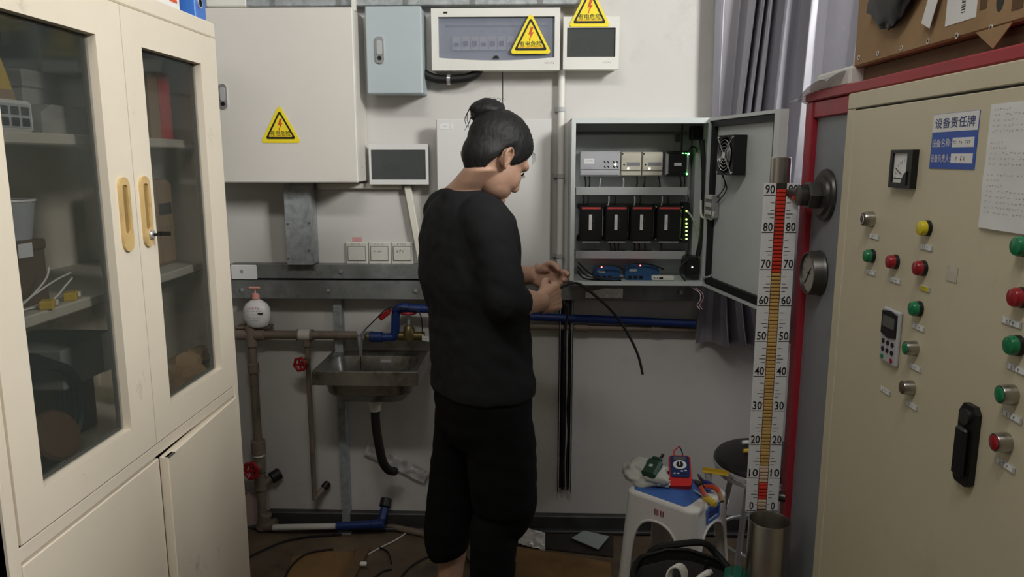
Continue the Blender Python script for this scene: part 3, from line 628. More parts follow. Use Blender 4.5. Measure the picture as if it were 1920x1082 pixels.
# beams
def beam(px0, px1, py0, py1, Yf, lab, m='galvanised_dull'):
    x0, x1, z0, z1 = WR(px0, py0, px1, py1, Yf)
    t = thing('steel_rail', lab, 'rail', ((x0 + x1) / 2, WY, z0), 'galvanised rails on the back wall')
    MB().box((x0, Yf, z0), (x1, Yf + .004, z1), .001).build('web', m, t)
    MB().box((x0, Yf + .004, z1 - .004), (x1, WY, z1), .001).build('flange', m, t); MB().box((x0, Yf + .004, z0), (x1, WY, z0 + .004), .001).build('flange', m, t)
    n = int((x1 - x0) / .35)
    for k in range(n + 1):
        xx = x0 + .05 + (x1 - x0 - .1) * k / max(1, n); MB().cyl((xx, Yf, (z0 + z1) / 2), (xx, Yf - .006, (z0 + z1) / 2), .007, n=6).build('bolt', 'galvanised', t)
    return t
beam(430, 1040, 497, 523, 2.795, 'upper galvanised steel rail behind the sink'); beam(430, 1302, 529, 562, 2.775, 'long lower galvanised steel rail running behind the worker')
x0, x1, z0, z1 = WR(433, 498, 481, 524, 2.788)
t = thing('tape_strip', 'white tape wrapped on the left end of the upper rail', 'tape', ((x0 + x1) / 2, 2.79, z0)); MB().box((x0, 2.790, z0), (x1, 2.7935, z1), .0005).build('tape_front', 'paper', t); MB().box((x0, 2.7935, z1 - .0005), (x1 - .003, 2.83, z1 + .002)).build('tape_fold', 'paper', t)
x0, x1, z0, z1 = WR(1098, 541, 1168, 559, 2.77)
tag(MB().sheet(lambda u, v: (x0 + (x1 - x0) * u, 2.7725 - .002 * mnoise.noise(Vector((u * 9, v * 5, 1))), z0 + (z1 - z0) * v * (.55 + .45 * min(1, u * 2))), 14, 6, .001).build('foil_patch', 'foil'), 'crinkled silver foil patch stuck on the rail below the open enclosure', 'foil')
# wall switches
mat('switch_white', (205, 203, 194), .4, var=.03)
for k, (xa, xb, lab, tx) in enumerate(((648, 689.5, 'white wall switch, leftmost of the row of three', ''), (690.5, 732, 'white wall switch with handwriting, middle of the row of three', '- -.'), (733, 775, 'white wall switch, rightmost of the row of three', '---'))):
    t = wthing('wall_switch', lab, 'switch', (xa, 454, xb, 497), 2.835, 'wall switches'); x0, x1, z0, z1 = WR(xa, 454, xb, 497, 2.835)
    MB().box((x0, 2.836, z0), (x1, WY, z1), .004).build('plate', 'switch_white', t)
    rk = MB().box((x0 + .010, 2.830, z0 + .018), (x1 - .010, 2.838, z1 - .018), .002).build('rocker', 'switch_white', t)
    MB().ring([(x0 + .008, z0 + .016), (x1 - .008, z0 + .016), (x1 - .008, z1 - .016), (x0 + .008, z1 - .016)], [(x0 + .0105, z0 + .0185), (x1 - .0105, z0 + .0185), (x1 - .0105, z1 - .0185), (x0 + .0105, z1 - .0185)], .001, FACE(0, 2.836, 0)).build('rocker_gap', 'joint_dark', t)
    if tx: text('lettering', tx, FACE((x0 + x1) / 2 - .004, 2.8298, z0 + .054), 'print_black', t, width=.032)
    text('small_print', '----' if k != 1 else '--- -', FACE((x0 + x1) / 2, 2.8358, z1 - .009), 'print_grey', t, width=.036)
    text('small_print', '. . ', FACE((x0 + x1) / 2, 2.8358, z0 + .009), 'print_red' if k else 'print_black', t, width=.02)
mat('pink_mark', (205, 150, 150), .7)
x0, x1, z0, z1 = WR(660, 445, 678, 453, 2.845)
tag(MB().sheet(lambda u, v: (x0 + (x1 - x0) * u, WY - .0008, z0 + (z1 - z0) * v), 3, 2, .0006).build('pink_tape', 'pink_mark'), 'small pink tape mark above the left wall switch', 'tape')

# ================================================================== open enclosure
YE = 2.61; EB = WY
ex0, ex1 = .122, .603; ez0, ez1 = 1.054, 1.632
t = thing('control_enclosure', 'grey wall enclosure standing open, full of controller modules', 'electrical box', ((ex0 + ex1) / 2, WY, ez0)); ENC = t
th = .012
sh = MB()
sh.box((ex0, YE + .02, ez0), (ex0 + .003, EB, ez1)).box((ex1 - .003, YE + .02, ez0), (ex1, EB, ez1)).box((ex0, YE + .02, ez1 - .003), (ex1, EB, ez1)).box((ex0, YE + .02, ez0), (ex1, EB, ez0 + .003)).box((ex0 + .003, EB - .003, ez0 + .003), (ex1 - .003, EB, ez1 - .003))
sh.build('shell', 'steel_grey_paint', t)
MB().ring([(ex0, ez0), (ex1, ez0), (ex1, ez1), (ex0, ez1)], [(ex0 + .014, ez0 + .012), (ex1 - .012, ez0 + .012), (ex1 - .012, ez1 - .018), (ex0 + .014, ez1 - .018)], .022, FACE(0, YE + .022, 0)).build('front_rim', 'steel_grey_paint', t)
YP = 2.825
MB().box((ex0 + .02, YP, ez0 + .03), (ex1 - .03, YP + .003, ez1 - .05), .001).build('mounting_plate', 'steel_grey_paint', t)
MB().box((ex0 + .004, 2.76, ez1 - .045), (ex1 - .06, 2.80, ez1 - .041)).build('top_angle', 'joint_dark', t)
# wire ducts (front face at Y=2.75)
YD = 2.755
for rect, nm in (((1080, 351, 1298, 366), 'wire_duct'), ((1079, 471, 1294, 486), 'wire_duct')):
    x0, x1, z0, z1 = WR(*rect, YD); x0 = max(x0, ex0 + .006); x1 = min(x1, ex1 - .05)
    q = MB().box((x0, YD, z0), (x1, YD + .004, z1), .001).build(nm, 'grey_plastic', t)
    MB().box((x0, YD + .004, z0 + .002), (x1, YP, z0 + .005)).box((x0, YD + .004, z1 - .005), (x1, YP, z1 - .002)).build('duct_comb', 'grey_plastic', q)
x0, x1, z0, z1 = WR(1301, 262, 1318, 480, YD)
q = MB().box((x0, YD, z0), (x1, YD + .004, z1), .001).build('wire_duct', 'grey_plastic', t); MB().box((x0, YD + .004, z0), (x0 + .003, YP, z1)).box((x1 - .003, YD + .004, z0), (x1, YP, z1)).build('duct_comb', 'grey_plastic', q)
# DIN rails
for py in (308, 419):
    p0 = at(1086, py, 2.81); p1 = at(1293, py, 2.81); MB().box((p0.x, 2.812, p0.z - .017), (p1.x, YP, p0.z + .017), .001).build('din_rail', 'galvanised', t)
# --- top row
mat('plc_grey', (176, 176, 180), .4, var=.03); mat('plc_cream', (188, 184, 168), .4, var=.03)
mat('led_green', (120, 255, 140), .4, emit=(90, 255, 110), estr=14.0); mat('led_white', (250, 255, 230), .4, emit=(245, 255, 215), estr=10.0); mat('led_red', (255, 90, 80), .4, emit=(255, 60, 50), estr=24.0); mat('led_lime', (190, 255, 90), .4, emit=(180, 255, 80), estr=14.0)
YM = 2.745
t = wthing('plc_controller', 'wide grey programmable controller, leftmost on the top row in the enclosure', 'controller', (1088, 284, 1163, 331), YM, 'controllers on the top rail')
t.location.y = 2.81
x0, x1, z0, z1 = WR(1088, 284, 1163, 331, YM); zs = z0 + (z1 - z0) * .27
MB().box((x0, YM + .004, z0), (x1, 2.811, z1), .003).build('casing', 'plc_grey', t); MB().box((x0, YM, zs), (x1, YM + .006, z1), .002).build('front_cover', 'plc_grey', t); MB().box((x0 + .002, YM + .001, z0 + .004), (x1 - .002, YM + .006, zs - .004), .002).build('terminal_cover', 'plc_grey', t)
p = at(1105, 302, YM); MB().box((p.x - .018, YM - .0006, p.z - .009), (p.x + .018, YM, p.z + .009)).build('sticker', 'paper', t); text('lettering', '-----', FACE(p.x + .002, YM - .0007, p.z + .001), 'print_grey', t, width=.026)
p = at(1102, 316, YM); text('small_print', '----------\n- - - - - -', FACE(p.x, YM, p.z), 'print_grey', t, width=.036)
p = at(1159, 288, YM); text('small_print', '--', FACE(p.x, YM, p.z), 'print_grey', t, width=.008)
for cx in (1134, 1140.5, 1151, 1157.5):
    for cy in (304, 313):
        p = at(cx, cy, YM); MB().prism([(-.0045, .003), (-.001, .0045), (.0045, -.003), (.001, -.0045)], .001, FACE(p.x, YM, p.z)).build('key', 'black_plastic', t)
p = at(1153.5, 308.5, YM); MB().ell((p.x, YM, p.z), (.003, .002, .003), nu=10, nv=6).build('status_light', 'led_white', t)
for (xa, xb, lab) in ((1164.5, 1203, 'cream expansion module beside the wide controller'), (1204.5, 1243, 'cream expansion module, right one of the two')):
    t = wthing('expansion_module', lab, 'controller', (xa, 285, xb, 331), YM, 'controllers on the top rail'); t.location.y = 2.81
    x0, x1, z0, z1 = WR(xa, 285, xb, 331, YM); H_ = z1 - z0
    MB().box((x0, YM + .006, z0), (x1, 2.811, z1), .003).build('casing', 'plc_cream', t); MB().box((x0 + .001, YM, z0 + H_ * .24), (x1 - .001, YM + .008, z1 - H_ * .13), .002).build('front_cover', 'plc_cream', t); MB().box((x0 + .001, YM + .002, z0 + .003), (x1 - .001, YM + .008, z0 + H_ * .2), .002).build('terminal_cover', 'plc_cream', t)
    MB().box((x0 + .003, YM + .004, z1 - .009), (x0 + .008, YM + .007, z1 - .004)).build('latch', 'black_plastic', t)
    MB().box((x0 + .020, YM - .0006, z0 + H_ * .44), (x1 - .006, YM, z0 + H_ * .58)).build('display_strip', 'print_grey', t); MB().box((x0 + .008, YM - .0006, z0 + H_ * .45), (x0 + .014, YM, z0 + H_ * .52)).build('display_dot', 'print_black', t)
    text('small_print', '---', FACE(x0 + .013, YM, z0 + H_ * .70), 'print_grey', t, width=.012); text('small_print', '- -', FACE(x0 + .013, YM, z0 + H_ * .32), 'print_grey', t, width=.012)
    MB().ell((x0 + .026, YM, z0 + H_ * .33), (.003, .002, .003), nu=10, nv=6).build('status_light', 'led_white', t)
t = wthing('network_gateway', 'small black gateway with green lights, right end of the top row', 'controller', (1249, 285, 1293, 329), YM, 'controllers on the top rail'); t.location.y = 2.81
x0, x1, z0, z1 = WR(1249, 285, 1293, 329, YM)
MB().box((x0, YM + .01, z0), (x1, 2.811, z1), .003).build('casing', 'plc_grey', t); MB().box((x0 + .010, YM, z0 + .008), (x1 - .010, YM + .012, z1 - .006), .002).build('front_cover', 'black_plastic', t)
MB().box((x0 + .004, YM + .006, z0 - .004), (x1 - .004, YM + .03, z0 + .006), .001).build('terminal_strip', 'black_plastic', t); MB().box((x0 + .004, YM + .006, z1 - .006), (x1 - .004, YM + .03, z1 + .004), .001).build('terminal_strip', 'black_plastic', t)
p = at(1271, 308, YM); MB().box((p.x - .013, YM - .0006, p.z - .0055), (p.x + .013, YM, p.z + .0055)).build('sticker', 'paper', t); text('lettering', '-----', FACE(p.x, YM - .0007, p.z), 'print_black', t, width=.02)
for (cx, cy) in ((1280.5, 288.5), (1286, 288.5), (1291, 288.5), (1288, 326.5)):
    p = at(cx, cy, YM + .005); MB().ell((p.x, YM + .005, p.z), (.0034, .002, .0030), nu=10, nv=6).build('status_light', 'led_green', t)
# --- second row: four black drives
for k, (xa, xb) in enumerate(((1086, 1131), (1134, 1179), (1181.5, 1227), (1231, 1279))):
    lab = ['first black drive module from the left on the lower rail', 'second black drive module from the left on the lower rail', 'third black drive module from the left on the lower rail', 'wider black drive module at the right end with lime lights'][k]
    YN = 2.735
    t = wthing('drive_module', lab, 'drive', (xa, 386, xb, 452), YN, 'drive modules on the lower rail'); t.location.y = 2.81
    x0, x1, z0, z1 = WR(xa, 386, xb, 452, YN); mx_ = (x0 + x1) / 2
    c = .008
    MB().prism([(x0 - .006, z0 - .004), (x0 - .006, z0 + .010), (x0 + .002, z0 + .02), (x0 + .002, z1 - .018), (x0 - .006, z1 - .010), (x0 - .006, z1 + .004), (x1 - .002, z1 + .004), (x1 - .002, z0 - .004)], .03, FACE(0, 2.811, 0)).build('base_plate', 'black_plastic', t)
    MB().box((x0 + .002, YN, z0), (x1 - .003, 2.79, z1), .004).build('casing', 'black_plastic', t)
    MB().box((x0 + .009, YN - .001, z1 - .012), (x1 - .010, YN + .001, z1 - .005)).build('red_strip', 'red_cloth', t)
    px = mx_ - .003 if k < 3 else mx_ - .012
    MB().box((px - .0055, YN - .0008, z0 + .040), (px + .0055, YN, z1 - .032)).build('sticker', 'paper', t)
    text('lettering', '----', FACE(px, YN - .0009, (z0 + z1) / 2 + .004) @ Matrix.Rotation(R(90), 4, 'Z'), 'print_blue', t, width=.018)
    text('small_print', '---- -----', FACE(px + .011, YN, (z0 + z1) / 2 + .003) @ Matrix.Rotation(R(90), 4, 'Z'), 'print_grey', t, width=.040)
    MB().box((x1 - .003, YN + .012, z0 + .015), (x1 - .001, 2.79, z1 - .012), 0).build('heat_sink', 'grey_plastic', t)
    MB().box((x0 + .012, YN + .006, z0 - .007), (x1 - .010, YN + .03, z0 - .001), .001).build('terminal_strip', 'grey_plastic', t)
    if k == 3:
        ta, tb, tz0, tz1 = WR(1280, 380, 1292, 455, YN + .01); MB().box((ta - .001, YN + .005, tz0), (tb, 2.80, tz1), .002).build('lamp_strip', 'black_plastic', t)
        for cy in (396, 411.5, 419, 426, 433.5, 441, 448):
            p = at(1287.5, cy, YN); MB().ell((p.x, YN + .004, p.z), (.0036, .002, .0026), nu=10, nv=6).build('status_light', 'led_lime', t)
        for (cx, cy) in ((1230.5, 388), (1279.5, 388), (1229.5, 449), (1278, 449)):
            p = at(cx, cy, YN); MB().cyl((p.x, YN - .001, p.z), (p.x, YN + .01, p.z), .0025, n=8).build('screw', 'chrome', t)
# wires between rows and ducts
def wire(name, lab, pts, r=.002, m='rubber_black', grp=None, n=6, sub=6, cat='wire'):
    return tag(MB().tube(pts, r, n, sub).build(name, m), lab, cat, grp)
WIRES = [(1096, 331, 1098, 352, 1), (1105, 331, 1104, 352, 1), (1126, 333, 1123, 352, 0), (1168, 331, 1168, 352, 0), (1194, 331, 1193, 352, 1), (1209, 331, 1206, 352, 1), (1234, 331, 1237, 352, 1), (1275, 331, 1276, 352, 1), (1283, 331, 1282, 352, 1),
         (1094, 365, 1093, 385, 1), (1103, 365, 1101, 385, 1), (1141, 365, 1140, 385, 0), (1154, 365, 1151, 385, 1), (1189, 365, 1189, 385, 0), (1200, 365, 1199, 385, 1), (1241, 365, 1240, 385, 0), (1250, 365, 1253, 385, 1), (1289, 365, 1289, 382, 1),
         (1143, 454, 1145, 472, 1), (1151, 454, 1152, 472, 1), (1159, 454, 1158, 472, 1), (1189, 454, 1188, 472, 1), (1198, 454, 1197, 472, 1), (1208, 454, 1209, 472, 1), (1239, 455, 1239, 472, 1)]
ORD = ['first', 'second', 'third', 'fourth', 'fifth', 'sixth', 'seventh', 'eighth']; cnt = {}
for i, (xa, ya, xb, yb, blk) in enumerate(WIRES):
    row = 'below the top controllers' if ya < 340 else 'above the black drives' if ya < 380 else 'below the black drives'
    a = at(xa, ya, 2.765); b_ = at(xb, yb, 2.768); a.z += .003; b_.z -= .003
    kk = (blk, row); cnt[kk] = cnt.get(kk, -1) + 1
    wire('jumper_wire', '%s %s jumper wire from the left, %s' % (ORD[cnt[kk]], 'black' if blk else 'grey', row), [a, (a + b_) / 2 + Vector((.002, -.004, 0)), b_], .0026, 'rubber_black' if blk else 'grey_plastic', '%s jumper wires %s' % ('black' if blk else 'grey', row))
# right side of the interior: latch hook, black cable bundle, adapter, grey lead
wire('grey_lead', 'grey lead curving down beside the lime lights', [at(1289, 397, 2.73), at(1298, 408, 2.72), at(1308, 430, 2.72), at(1314, 460, 2.72), at(1318, 480, 2.73)], .003, 'grey_plastic', cat='cable')
wire('black_lead', 'black lead looping above the gateway', [at(1291, 286, 2.75), at(1294, 278, 2.74), at(1300, 275, 2.74), at(1306, 280, 2.75), at(1307, 300, 2.77)], .0025, cat='cable')
wire('black_lead', 'thick black cable bundle running down the inside right of the enclosure', [at(1316, 262, 2.70), at(1320, 330, 2.70), at(1318, 400, 2.70), at(1314, 450, 2.70), at(1308, 480, 2.70)], .009, cat='cable')
t = thing('hook_latch', 'dark hook bracket in the upper right of the enclosure', 'bracket', at(1272, 258, 2.78))
x0, x1, z0, z1 = WR(1268, 252, 1276, 266, 2.78); MB().box((x0, 2.775, z0), (x1, 2.80, z1), .002).build('bracket', 'joint_dark', t); x0, x1, z0, z1 = WR(1277, 233, 1280, 285, 2.79); MB().box((x0, 2.785, z0), (x1, 2.79, z1)).build('strip', 'joint_dark', t); x0, x1, z0, z1 = WR(1297, 236, 1316, 262, 2.75); MB().box((x0, 2.75, z0), (x1, 2.80, z1), .004).build('block', 'black_plastic', t)
t = thing('power_adapter', 'black power adapter in the lower right corner of the enclosure', 'adapter', at(1298, 520, 2.68))
x0, x1, z0, z1 = WR(1284, 482, 1312, 520, 2.69); MB().box((x0, 2.69, z0), (x1, 2.77, z1), .008).build('casing', 'black_plastic', t); MB().tube([at(1290, 486, 2.69), at(1276, 500, 2.68), at(1277, 515, 2.67), at(1290, 533, 2.62), at(1303, 545, 2.60)], .0028, 6).build('cord', 'rubber_black', t); MB().ell(at(1298, 501, 2.688), (.002, .002, .002), nu=8, nv=6).build('status_light', 'led_white', t)
# floor of the enclosure: two blue devices, cables, white strip
mat('device_blue', (46, 84, 130), .4, var=.1)
for (rect, led, lab) in (((1113, 503, 1163, 527), (1129, 505), 'dark blue network switch lying left on the enclosure floor'), ((1172, 500, 1236, 527), (1202, 500), 'dark blue network switch with a red light on the enclosure floor')):
    t = wthing('network_switch', lab, 'network switch', rect, 2.70, 'network switches in the enclosure'); t.location = ((WR(*rect, 2.70)[0] + WR(*rect, 2.70)[1]) / 2, 2.74, ez0 + .003)
    x0, x1, z0, z1 = WR(*rect, 2.70); z0 = ez0 + .0032
    M = Matrix(((0, 1, 0, 0), (1, 0, 0, 0), (0, 0, 1, 0), (0, 0, 0, 1)))
    MB().prism(rrect(x0, z0, x1, z1, .016, 5), .07, FACE(0, 2.775, 0)).build('casing', 'device_blue', t)
    MB().box((x0 + .016, 2.7035, z1 - .018), (x0 + .042, 2.705, z1 - .010)).build('name_plate', 'grey_plastic', t)
    for k in range(3): MB().box((x0 + .012 + k * .020, 2.7030, z0 + .006), (x0 + .026 + k * .020, 2.7055, z0 + .016)).build('port', 'black_plastic', t)
    p = at(*led, 2.70); MB().ell((p.x, 2.72, z1 + .001), (.0025, .0025, .0025), nu=10, nv=6).build('status_light', 'led_red', t)
for i, pl in enumerate((((1084, 492), (1095, 503), (1110, 515), (1125, 524)), ((1083, 500), (1100, 517), (1130, 522), (1170, 520)), ((1083, 508), (1096, 522), (1140, 526), (1165, 526)), ((1110, 516), (1122, 500), (1150, 497), (1170, 505)), ((1165, 506), (1185, 494), (1215, 495), (1245, 505)))):
    lab = ['short black network cable in the lower left corner of the enclosure', 'black network cable running across to the blue switches', 'lowest black network cable on the enclosure floor', 'thin black cable arching over the left blue switch', 'thin black cable arching over the right blue switch'][i]
    wire('network_cable', lab, [at(x, y, 2.69 - .012 * (i % 2)) for x, y in pl], .0032, grp='cables on the enclosure floor', cat='cable')
t = wthing('power_strip', 'small white power strip on the front edge of the enclosure floor', 'power strip', (1223, 523, 1264, 530), 2.645); x0, x1, z0, z1 = WR(1223, 523, 1264, 530, 2.645); z0 = ez0 + .0125
t.location.z = z0
MB().box((x0, 2.645, z0), (x1, 2.675, z0 + .016), .002).build('casing', 'white_plastic', t); MB().box((x0 + .024, 2.6442, z0 + .005), (x0 + .038, 2.646, z0 + .012)).build('socket', 'black_plastic', t)
for xx in (.008, .018): MB().cyl((x0 + xx, 2.646, z0 + .009), (x0 + xx, 2.6442, z0 + .009), .002, n=8).build('socket', 'black_plastic', t)

# --- enclosure door, swung open towards the viewer
hx, hy = ex1 + .004, YE + .010; fx, fy = .690, 2.125
dv = Vector((fx - hx, fy - hy, 0)); DL = dv.length; dv.normalize(); nv = Vector((-dv.y, dv.x, 0)); nv = nv if nv.x < 0 else -nv   # inner face looks to -X
DM = Matrix(((dv.x, 0, nv.x, hx), (dv.y, 0, nv.y, hy), (0, 1, 0, 0), (0, 0, 0, 1)))      # local: along the door, up, towards the inner face
dz0, dz1 = ez0 + .001, ez1 - .001
dr_ = MB(DM); dr_.box((0, dz0, -.004), (DL, dz1, 0), .001); dr_.box((0, dz0, 0), (DL, dz0 + .003, .022)).box((0, dz1 - .003, 0), (DL, dz1, .022)).box((DL - .003, dz0 + .003, 0), (DL, dz1 - .003, .022)).box((0, dz0 + .003, 0), (.003, dz1 - .003, .022))
dr_.box((DL - .030, dz0 + .003, .019), (DL - .003, dz1 - .003, .022)).box((.003, dz0 + .003, .019), (.012, dz1 - .003, .022)).box((.012, dz1 - .010, .019), (DL - .03, dz1 - .003, .022)).box((.012, dz0 + .003, .019), (DL - .03, dz0 + .010, .022))
door = dr_.build('door', 'steel_grey_paint', ENC)
MB(DM).ring([(.010, dz0 + .010), (DL - .032, dz0 + .010), (DL - .032, dz1 - .010), (.010, dz1 - .010)], [(.034, dz0 + .034), (DL - .050, dz0 + .034), (DL - .050, dz1 - .030), (.034, dz1 - .030)], .014, Matrix.Translation((0, 0, .0002))).build('gasket', 'rubber_black', door)
for zz in (dz1 - .10, dz0 + .10):
    MB().cyl((hx - .004, hy - .014, zz - .02), (hx - .004, hy - .014, zz + .02), .006, n=12).build('hinge', 'chrome', ENC)
def dloc(px, py):
    """point of the photograph on the inner face of the door -> (along, up)"""
    d = at(px, py, Y=1.0) - Vector((0, 0, CAMZ)); o = Vector((0, 0, CAMZ)); n = nv; t_ = (Vector((hx, hy, 0)) - o).dot(n) / d.dot(n); p = o + d * t_
    return (p - Vector((hx, hy, 0))).dot(dv), p.z
# fan on the door
u0, _ = dloc(1356, 290); u1, _ = dloc(1408, 290); _, za = dloc(1380, 328); _, zb = dloc(1380, 254); uc = (u0 + u1) / 2 + .02; zc = (za + zb) / 2; fs = (zb - za) / 2
t = thing('cooling_fan', 'black cooling fan with a chrome guard on the enclosure door', 'fan', DM @ Vector((uc, zc, .003)))
FM = DM @ Matrix.Translation((uc, zc, .0))
MB(FM).ring(rrect(-fs, -fs, fs, fs, .006, 4), [(fs * .92 * math.cos(a), fs * .92 * math.sin(a)) for a in [R(45 * (i // 5) * 2 + (i % 5) * 90 / 4) for i in range(20)]], .045, Matrix.Translation((0, 0, .002))).build('housing', 'black_plastic', t)
MB(FM).prism(rrect(-fs, -fs, fs, fs, .006, 4), .003, Matrix.Translation((0, 0, .001))).build('back_plate', 'grey_plastic', t)
MB(FM).lathe([(0, .008), (.022, .008), (.022, .042), (.018, .045), (0, .045)], (0, 0, 0), n=18).build('hub', 'black_plastic', t)
for k in range(7):
    a = 2 * math.pi * k / 7; bm_ = MB(FM)
    bm_.sheet(lambda u, v: ((.020 + u * (fs * .9 - .020)) * math.cos(a + (v - .5) * .7), (.020 + u * (fs * .9 - .020)) * math.sin(a + (v - .5) * .7), .014 + .022 * v), 4, 3, .0015).build('blade', 'black_plastic', t)
g = MB(FM)
for rr in (.018, .028, .038, .048):
    if rr < fs: g.tube([(rr * math.cos(2 * math.pi * i / 24), rr * math.sin(2 * math.pi * i / 24), .0505) for i in range(25)], .0011, 6, 1)
for a in (45, 135, 225, 315):
    g.tube([(.010 * math.cos(R(a)), .010 * math.sin(R(a)), .0512), (fs * 1.28 * math.cos(R(a)), fs * 1.28 * math.sin(R(a)), .0490)], .0014, 6, 1)
g.build('wire_guard', 'chrome', t)
MB(FM).cyl((0, 0, .0512), (0, 0, .0525), .010, n=18).build('hub_label', 'paper', t)
for (sx, sy) in ((-1, -1), (-1, 1), (1, -1), (1, 1)): MB(FM).cyl((sx * fs * .88, sy * fs * .88, .046), (sx * fs * .88, sy * fs * .88, .050), .004, n=8).build('screw', 'chrome', t)
def dpt(px, py, off=.01):
    u, z = dloc(px, py); return DM @ Vector((u, z, off))
wire('fan_wire', 'black fan wire drooping from the fan to the clear terminal box, upper one', [dpt(1366, 327, .02), dpt(1365, 345), dpt(1360, 358), dpt(1349, 370)], .0018, grp='fan wires')
wire('fan_wire', 'black fan wire drooping from the fan to the clear terminal box, lower one', [dpt(1364, 327, .02), dpt(1368, 350), dpt(1362, 366), dpt(1350, 379)], .0018, grp='fan wires')
glass('clear_plastic', (170, 172, 172), .15, .65)
t = thing('terminal_box', 'clear plastic terminal box beside the door hinge', 'terminal box', dpt(1337, 386, .012))
pA = dloc(1328, 386); pB = dloc(1348, 386)
ua, ub = max(.012, pA[0]), max(.075, pB[0]); _, za = dloc(1338, 408); _, zb = dloc(1338, 364)
MB(DM).box((ua, za, .001), (ub, zb, .026), .003).build('casing', 'clear_plastic', t)
for k in range(3): MB(DM).box((ua + .006, za + .012 + k * .026, .0265), (ub - .006, za + .026 + k * .026, .030), .001).build('terminal', 'white_plastic', t)
wire('white_lead', 'white lead looping under the clear terminal box', [dpt(1349, 397, .02), dpt(1346, 410, .02), Vector((hx - .012, hy - .03, dpt(1330, 408).z)), at(1316, 406, 2.64), at(1314, 390, 2.66), at(1314, 376, 2.69)], .0042, 'ivory_plastic', cat='cable')
t = thing('door_latch', 'small chrome hook latch at the lower hinge side of the enclosure', 'latch', at(1334, 520, YE - .02))
a = at(1330, 485, YE - .008); b_ = at(1327, 508, YE - .008); MB().tube([a, a + Vector((-.006, -.004, -.010)), b_ + Vector((-.004, 0, 0)), b_], .0022, 8).build('rod', 'chrome', t)
a = at(1318, 520, YE - .012); b_ = at(1338, 514, YE - .03); MB().tube([a, (a + b_) / 2 + Vector((0, -.004, -.004)), b_], .004, 8).build('arm', 'chrome', t); MB().ell(b_, (.006, .006, .006), nu=10, nv=8).build('knob', 'chrome', t)
for i, off in enumerate((0, 5)):
    wire('white_wire', ['thin white wire dangling below the enclosure corner', 'thin pinkish wire dangling below the enclosure corner'][i], [at(1300 + off, 540, 2.62), at(1312 + off, 550, 2.62), at(1313 + off, 562, 2.62), at(1307 + off, 572, 2.63), at(1312 + off, 580, 2.63)], .0014, ['white_plastic', 'pink_mark'][i])

# ================================================================== sink and plumbing
mat('steel_sink', (150, 148, 142), .32, 0.9, var=.15, scale=14, dirt=(70, 58, 44), damt=.6, dscale=9, dthr=.5)
mat('pipe_brown', (122, 108, 94), .55, var=.10, scale=10, dirt=(60, 50, 42), damt=.6, dscale=8, dthr=.52)
mat('pipe_white', (196, 192, 184), .45, var=.06, dirt=(120, 108, 95), damt=.4, dscale=8)
mat('pipe_blue', (22, 46, 104), .45, var=.10, dirt=(20, 30, 60), damt=.4, dscale=8)
mat('valve_red', (150, 24, 32), .4, var=.12)
mat('brass', (112, 100, 64), .4, .7, var=.2, scale=20, dirt=(60, 55, 40), damt=.5)
mat('dark_hose', (24, 23, 22), .5, var=.2)
SY0, SY1 = 2.53, 2.842; SZ = .750
sa = at(583, 701, SY0); sb = at(784, 701, SY0)
SX0, SX1 = sa.x, sb.x
t = thing('wall_sink', 'small rusty stainless steel wall sink with a deep bowl', 'sink', ((SX0 + SX1) / 2, SY1, SZ - .16))
# rim and bowl: rounded loops from the outer edge down into the bowl
def loop(x0, y0, x1, y1, r, z): return [(p[0], p[1], z) for p in rrect(x0, y0, x1, y1, r, 5)]
i = .028
loops = [loop(SX0, SY0, SX1, SY1, .006, SZ - .048), loop(SX0, SY0, SX1, SY1, .006, SZ), loop(SX0 + .006, SY0 + .006, SX1 - .006, SY1 - .006, .006, SZ + .003), loop(SX0 + .012, SY0 + .012, SX1 - .012, SY1 - .012, .01, SZ),
         loop(SX0 + i, SY0 + i, SX1 - i, SY1 - .07, .05, SZ - .004), loop(SX0 + i + .004, SY0 + i + .004, SX1 - i - .004, SY1 - .074, .05, SZ - .02), loop(SX0 + .04, SY0 + .04, SX1 - .04, SY1 - .085, .055, SZ - .09), loop(SX0 + .075, SY0 + .075, SX1 - .075, SY1 - .12, .045, SZ - .125), loop(SX0 + .15, SY0 + .11, SX1 - .15, SY1 - .15, .02, SZ - .130)]
n = len(loops[0]); mb = MB()
mb.add([p for L_ in loops for p in L_], [(k * n + j, k * n + (j + 1) % n, (k + 1) * n + (j + 1) % n, (k + 1) * n + j) for k in range(len(loops) - 1) for j in range(n)] + [tuple(range((len(loops) - 1) * n, len(loops) * n))])
# outside of the bowl
ol = [loop(SX0 + i - .004, SY0 + i - .004, SX1 - i + .004, SY1 - .066, .05, SZ - .012), loop(SX0 + .036, SY0 + .036, SX1 - .036, SY1 - .081, .055, SZ - .095), loop(SX0 + .072, SY0 + .072, SX1 - .072, SY1 - .117, .045, SZ - .132), loop(SX0 + .14, SY0 + .10, SX1 - .14, SY1 - .14, .03, SZ - .138)]
mb.add([p for L_ in ol for p in L_], [(k * n + j, k * n + (j + 1) % n, (k + 1) * n + (j + 1) % n, (k + 1) * n + j) for k in range(len(ol) - 1) for j in range(n)] + [tuple(range((len(ol) - 1) * n, len(ol) * n))])
mb.build('basin', 'steel_sink', t, recalc=True)
MB().box((SX0, SY1 - .006, SZ), (SX1, SY1, SZ + .05), .002).build('backsplash', 'steel_sink', t)
p = at(722, 673, 2.75); MB().box((p.x - .02, 2.765, SZ - .028), (p.x + .02, 2.77, SZ - .018)).build('bowl_label', 'grey_plastic', t)
dx = (at(703, 770, 2.66)).x
MB().lathe([(0, 0), (.030, 0), (.034, -.008), (.028, -.018), (.022, -.028), (.020, -.05), (0, -.05)], (dx, 2.665, SZ - .137), n=20).build('drain_fitting', 'white_plastic', t)
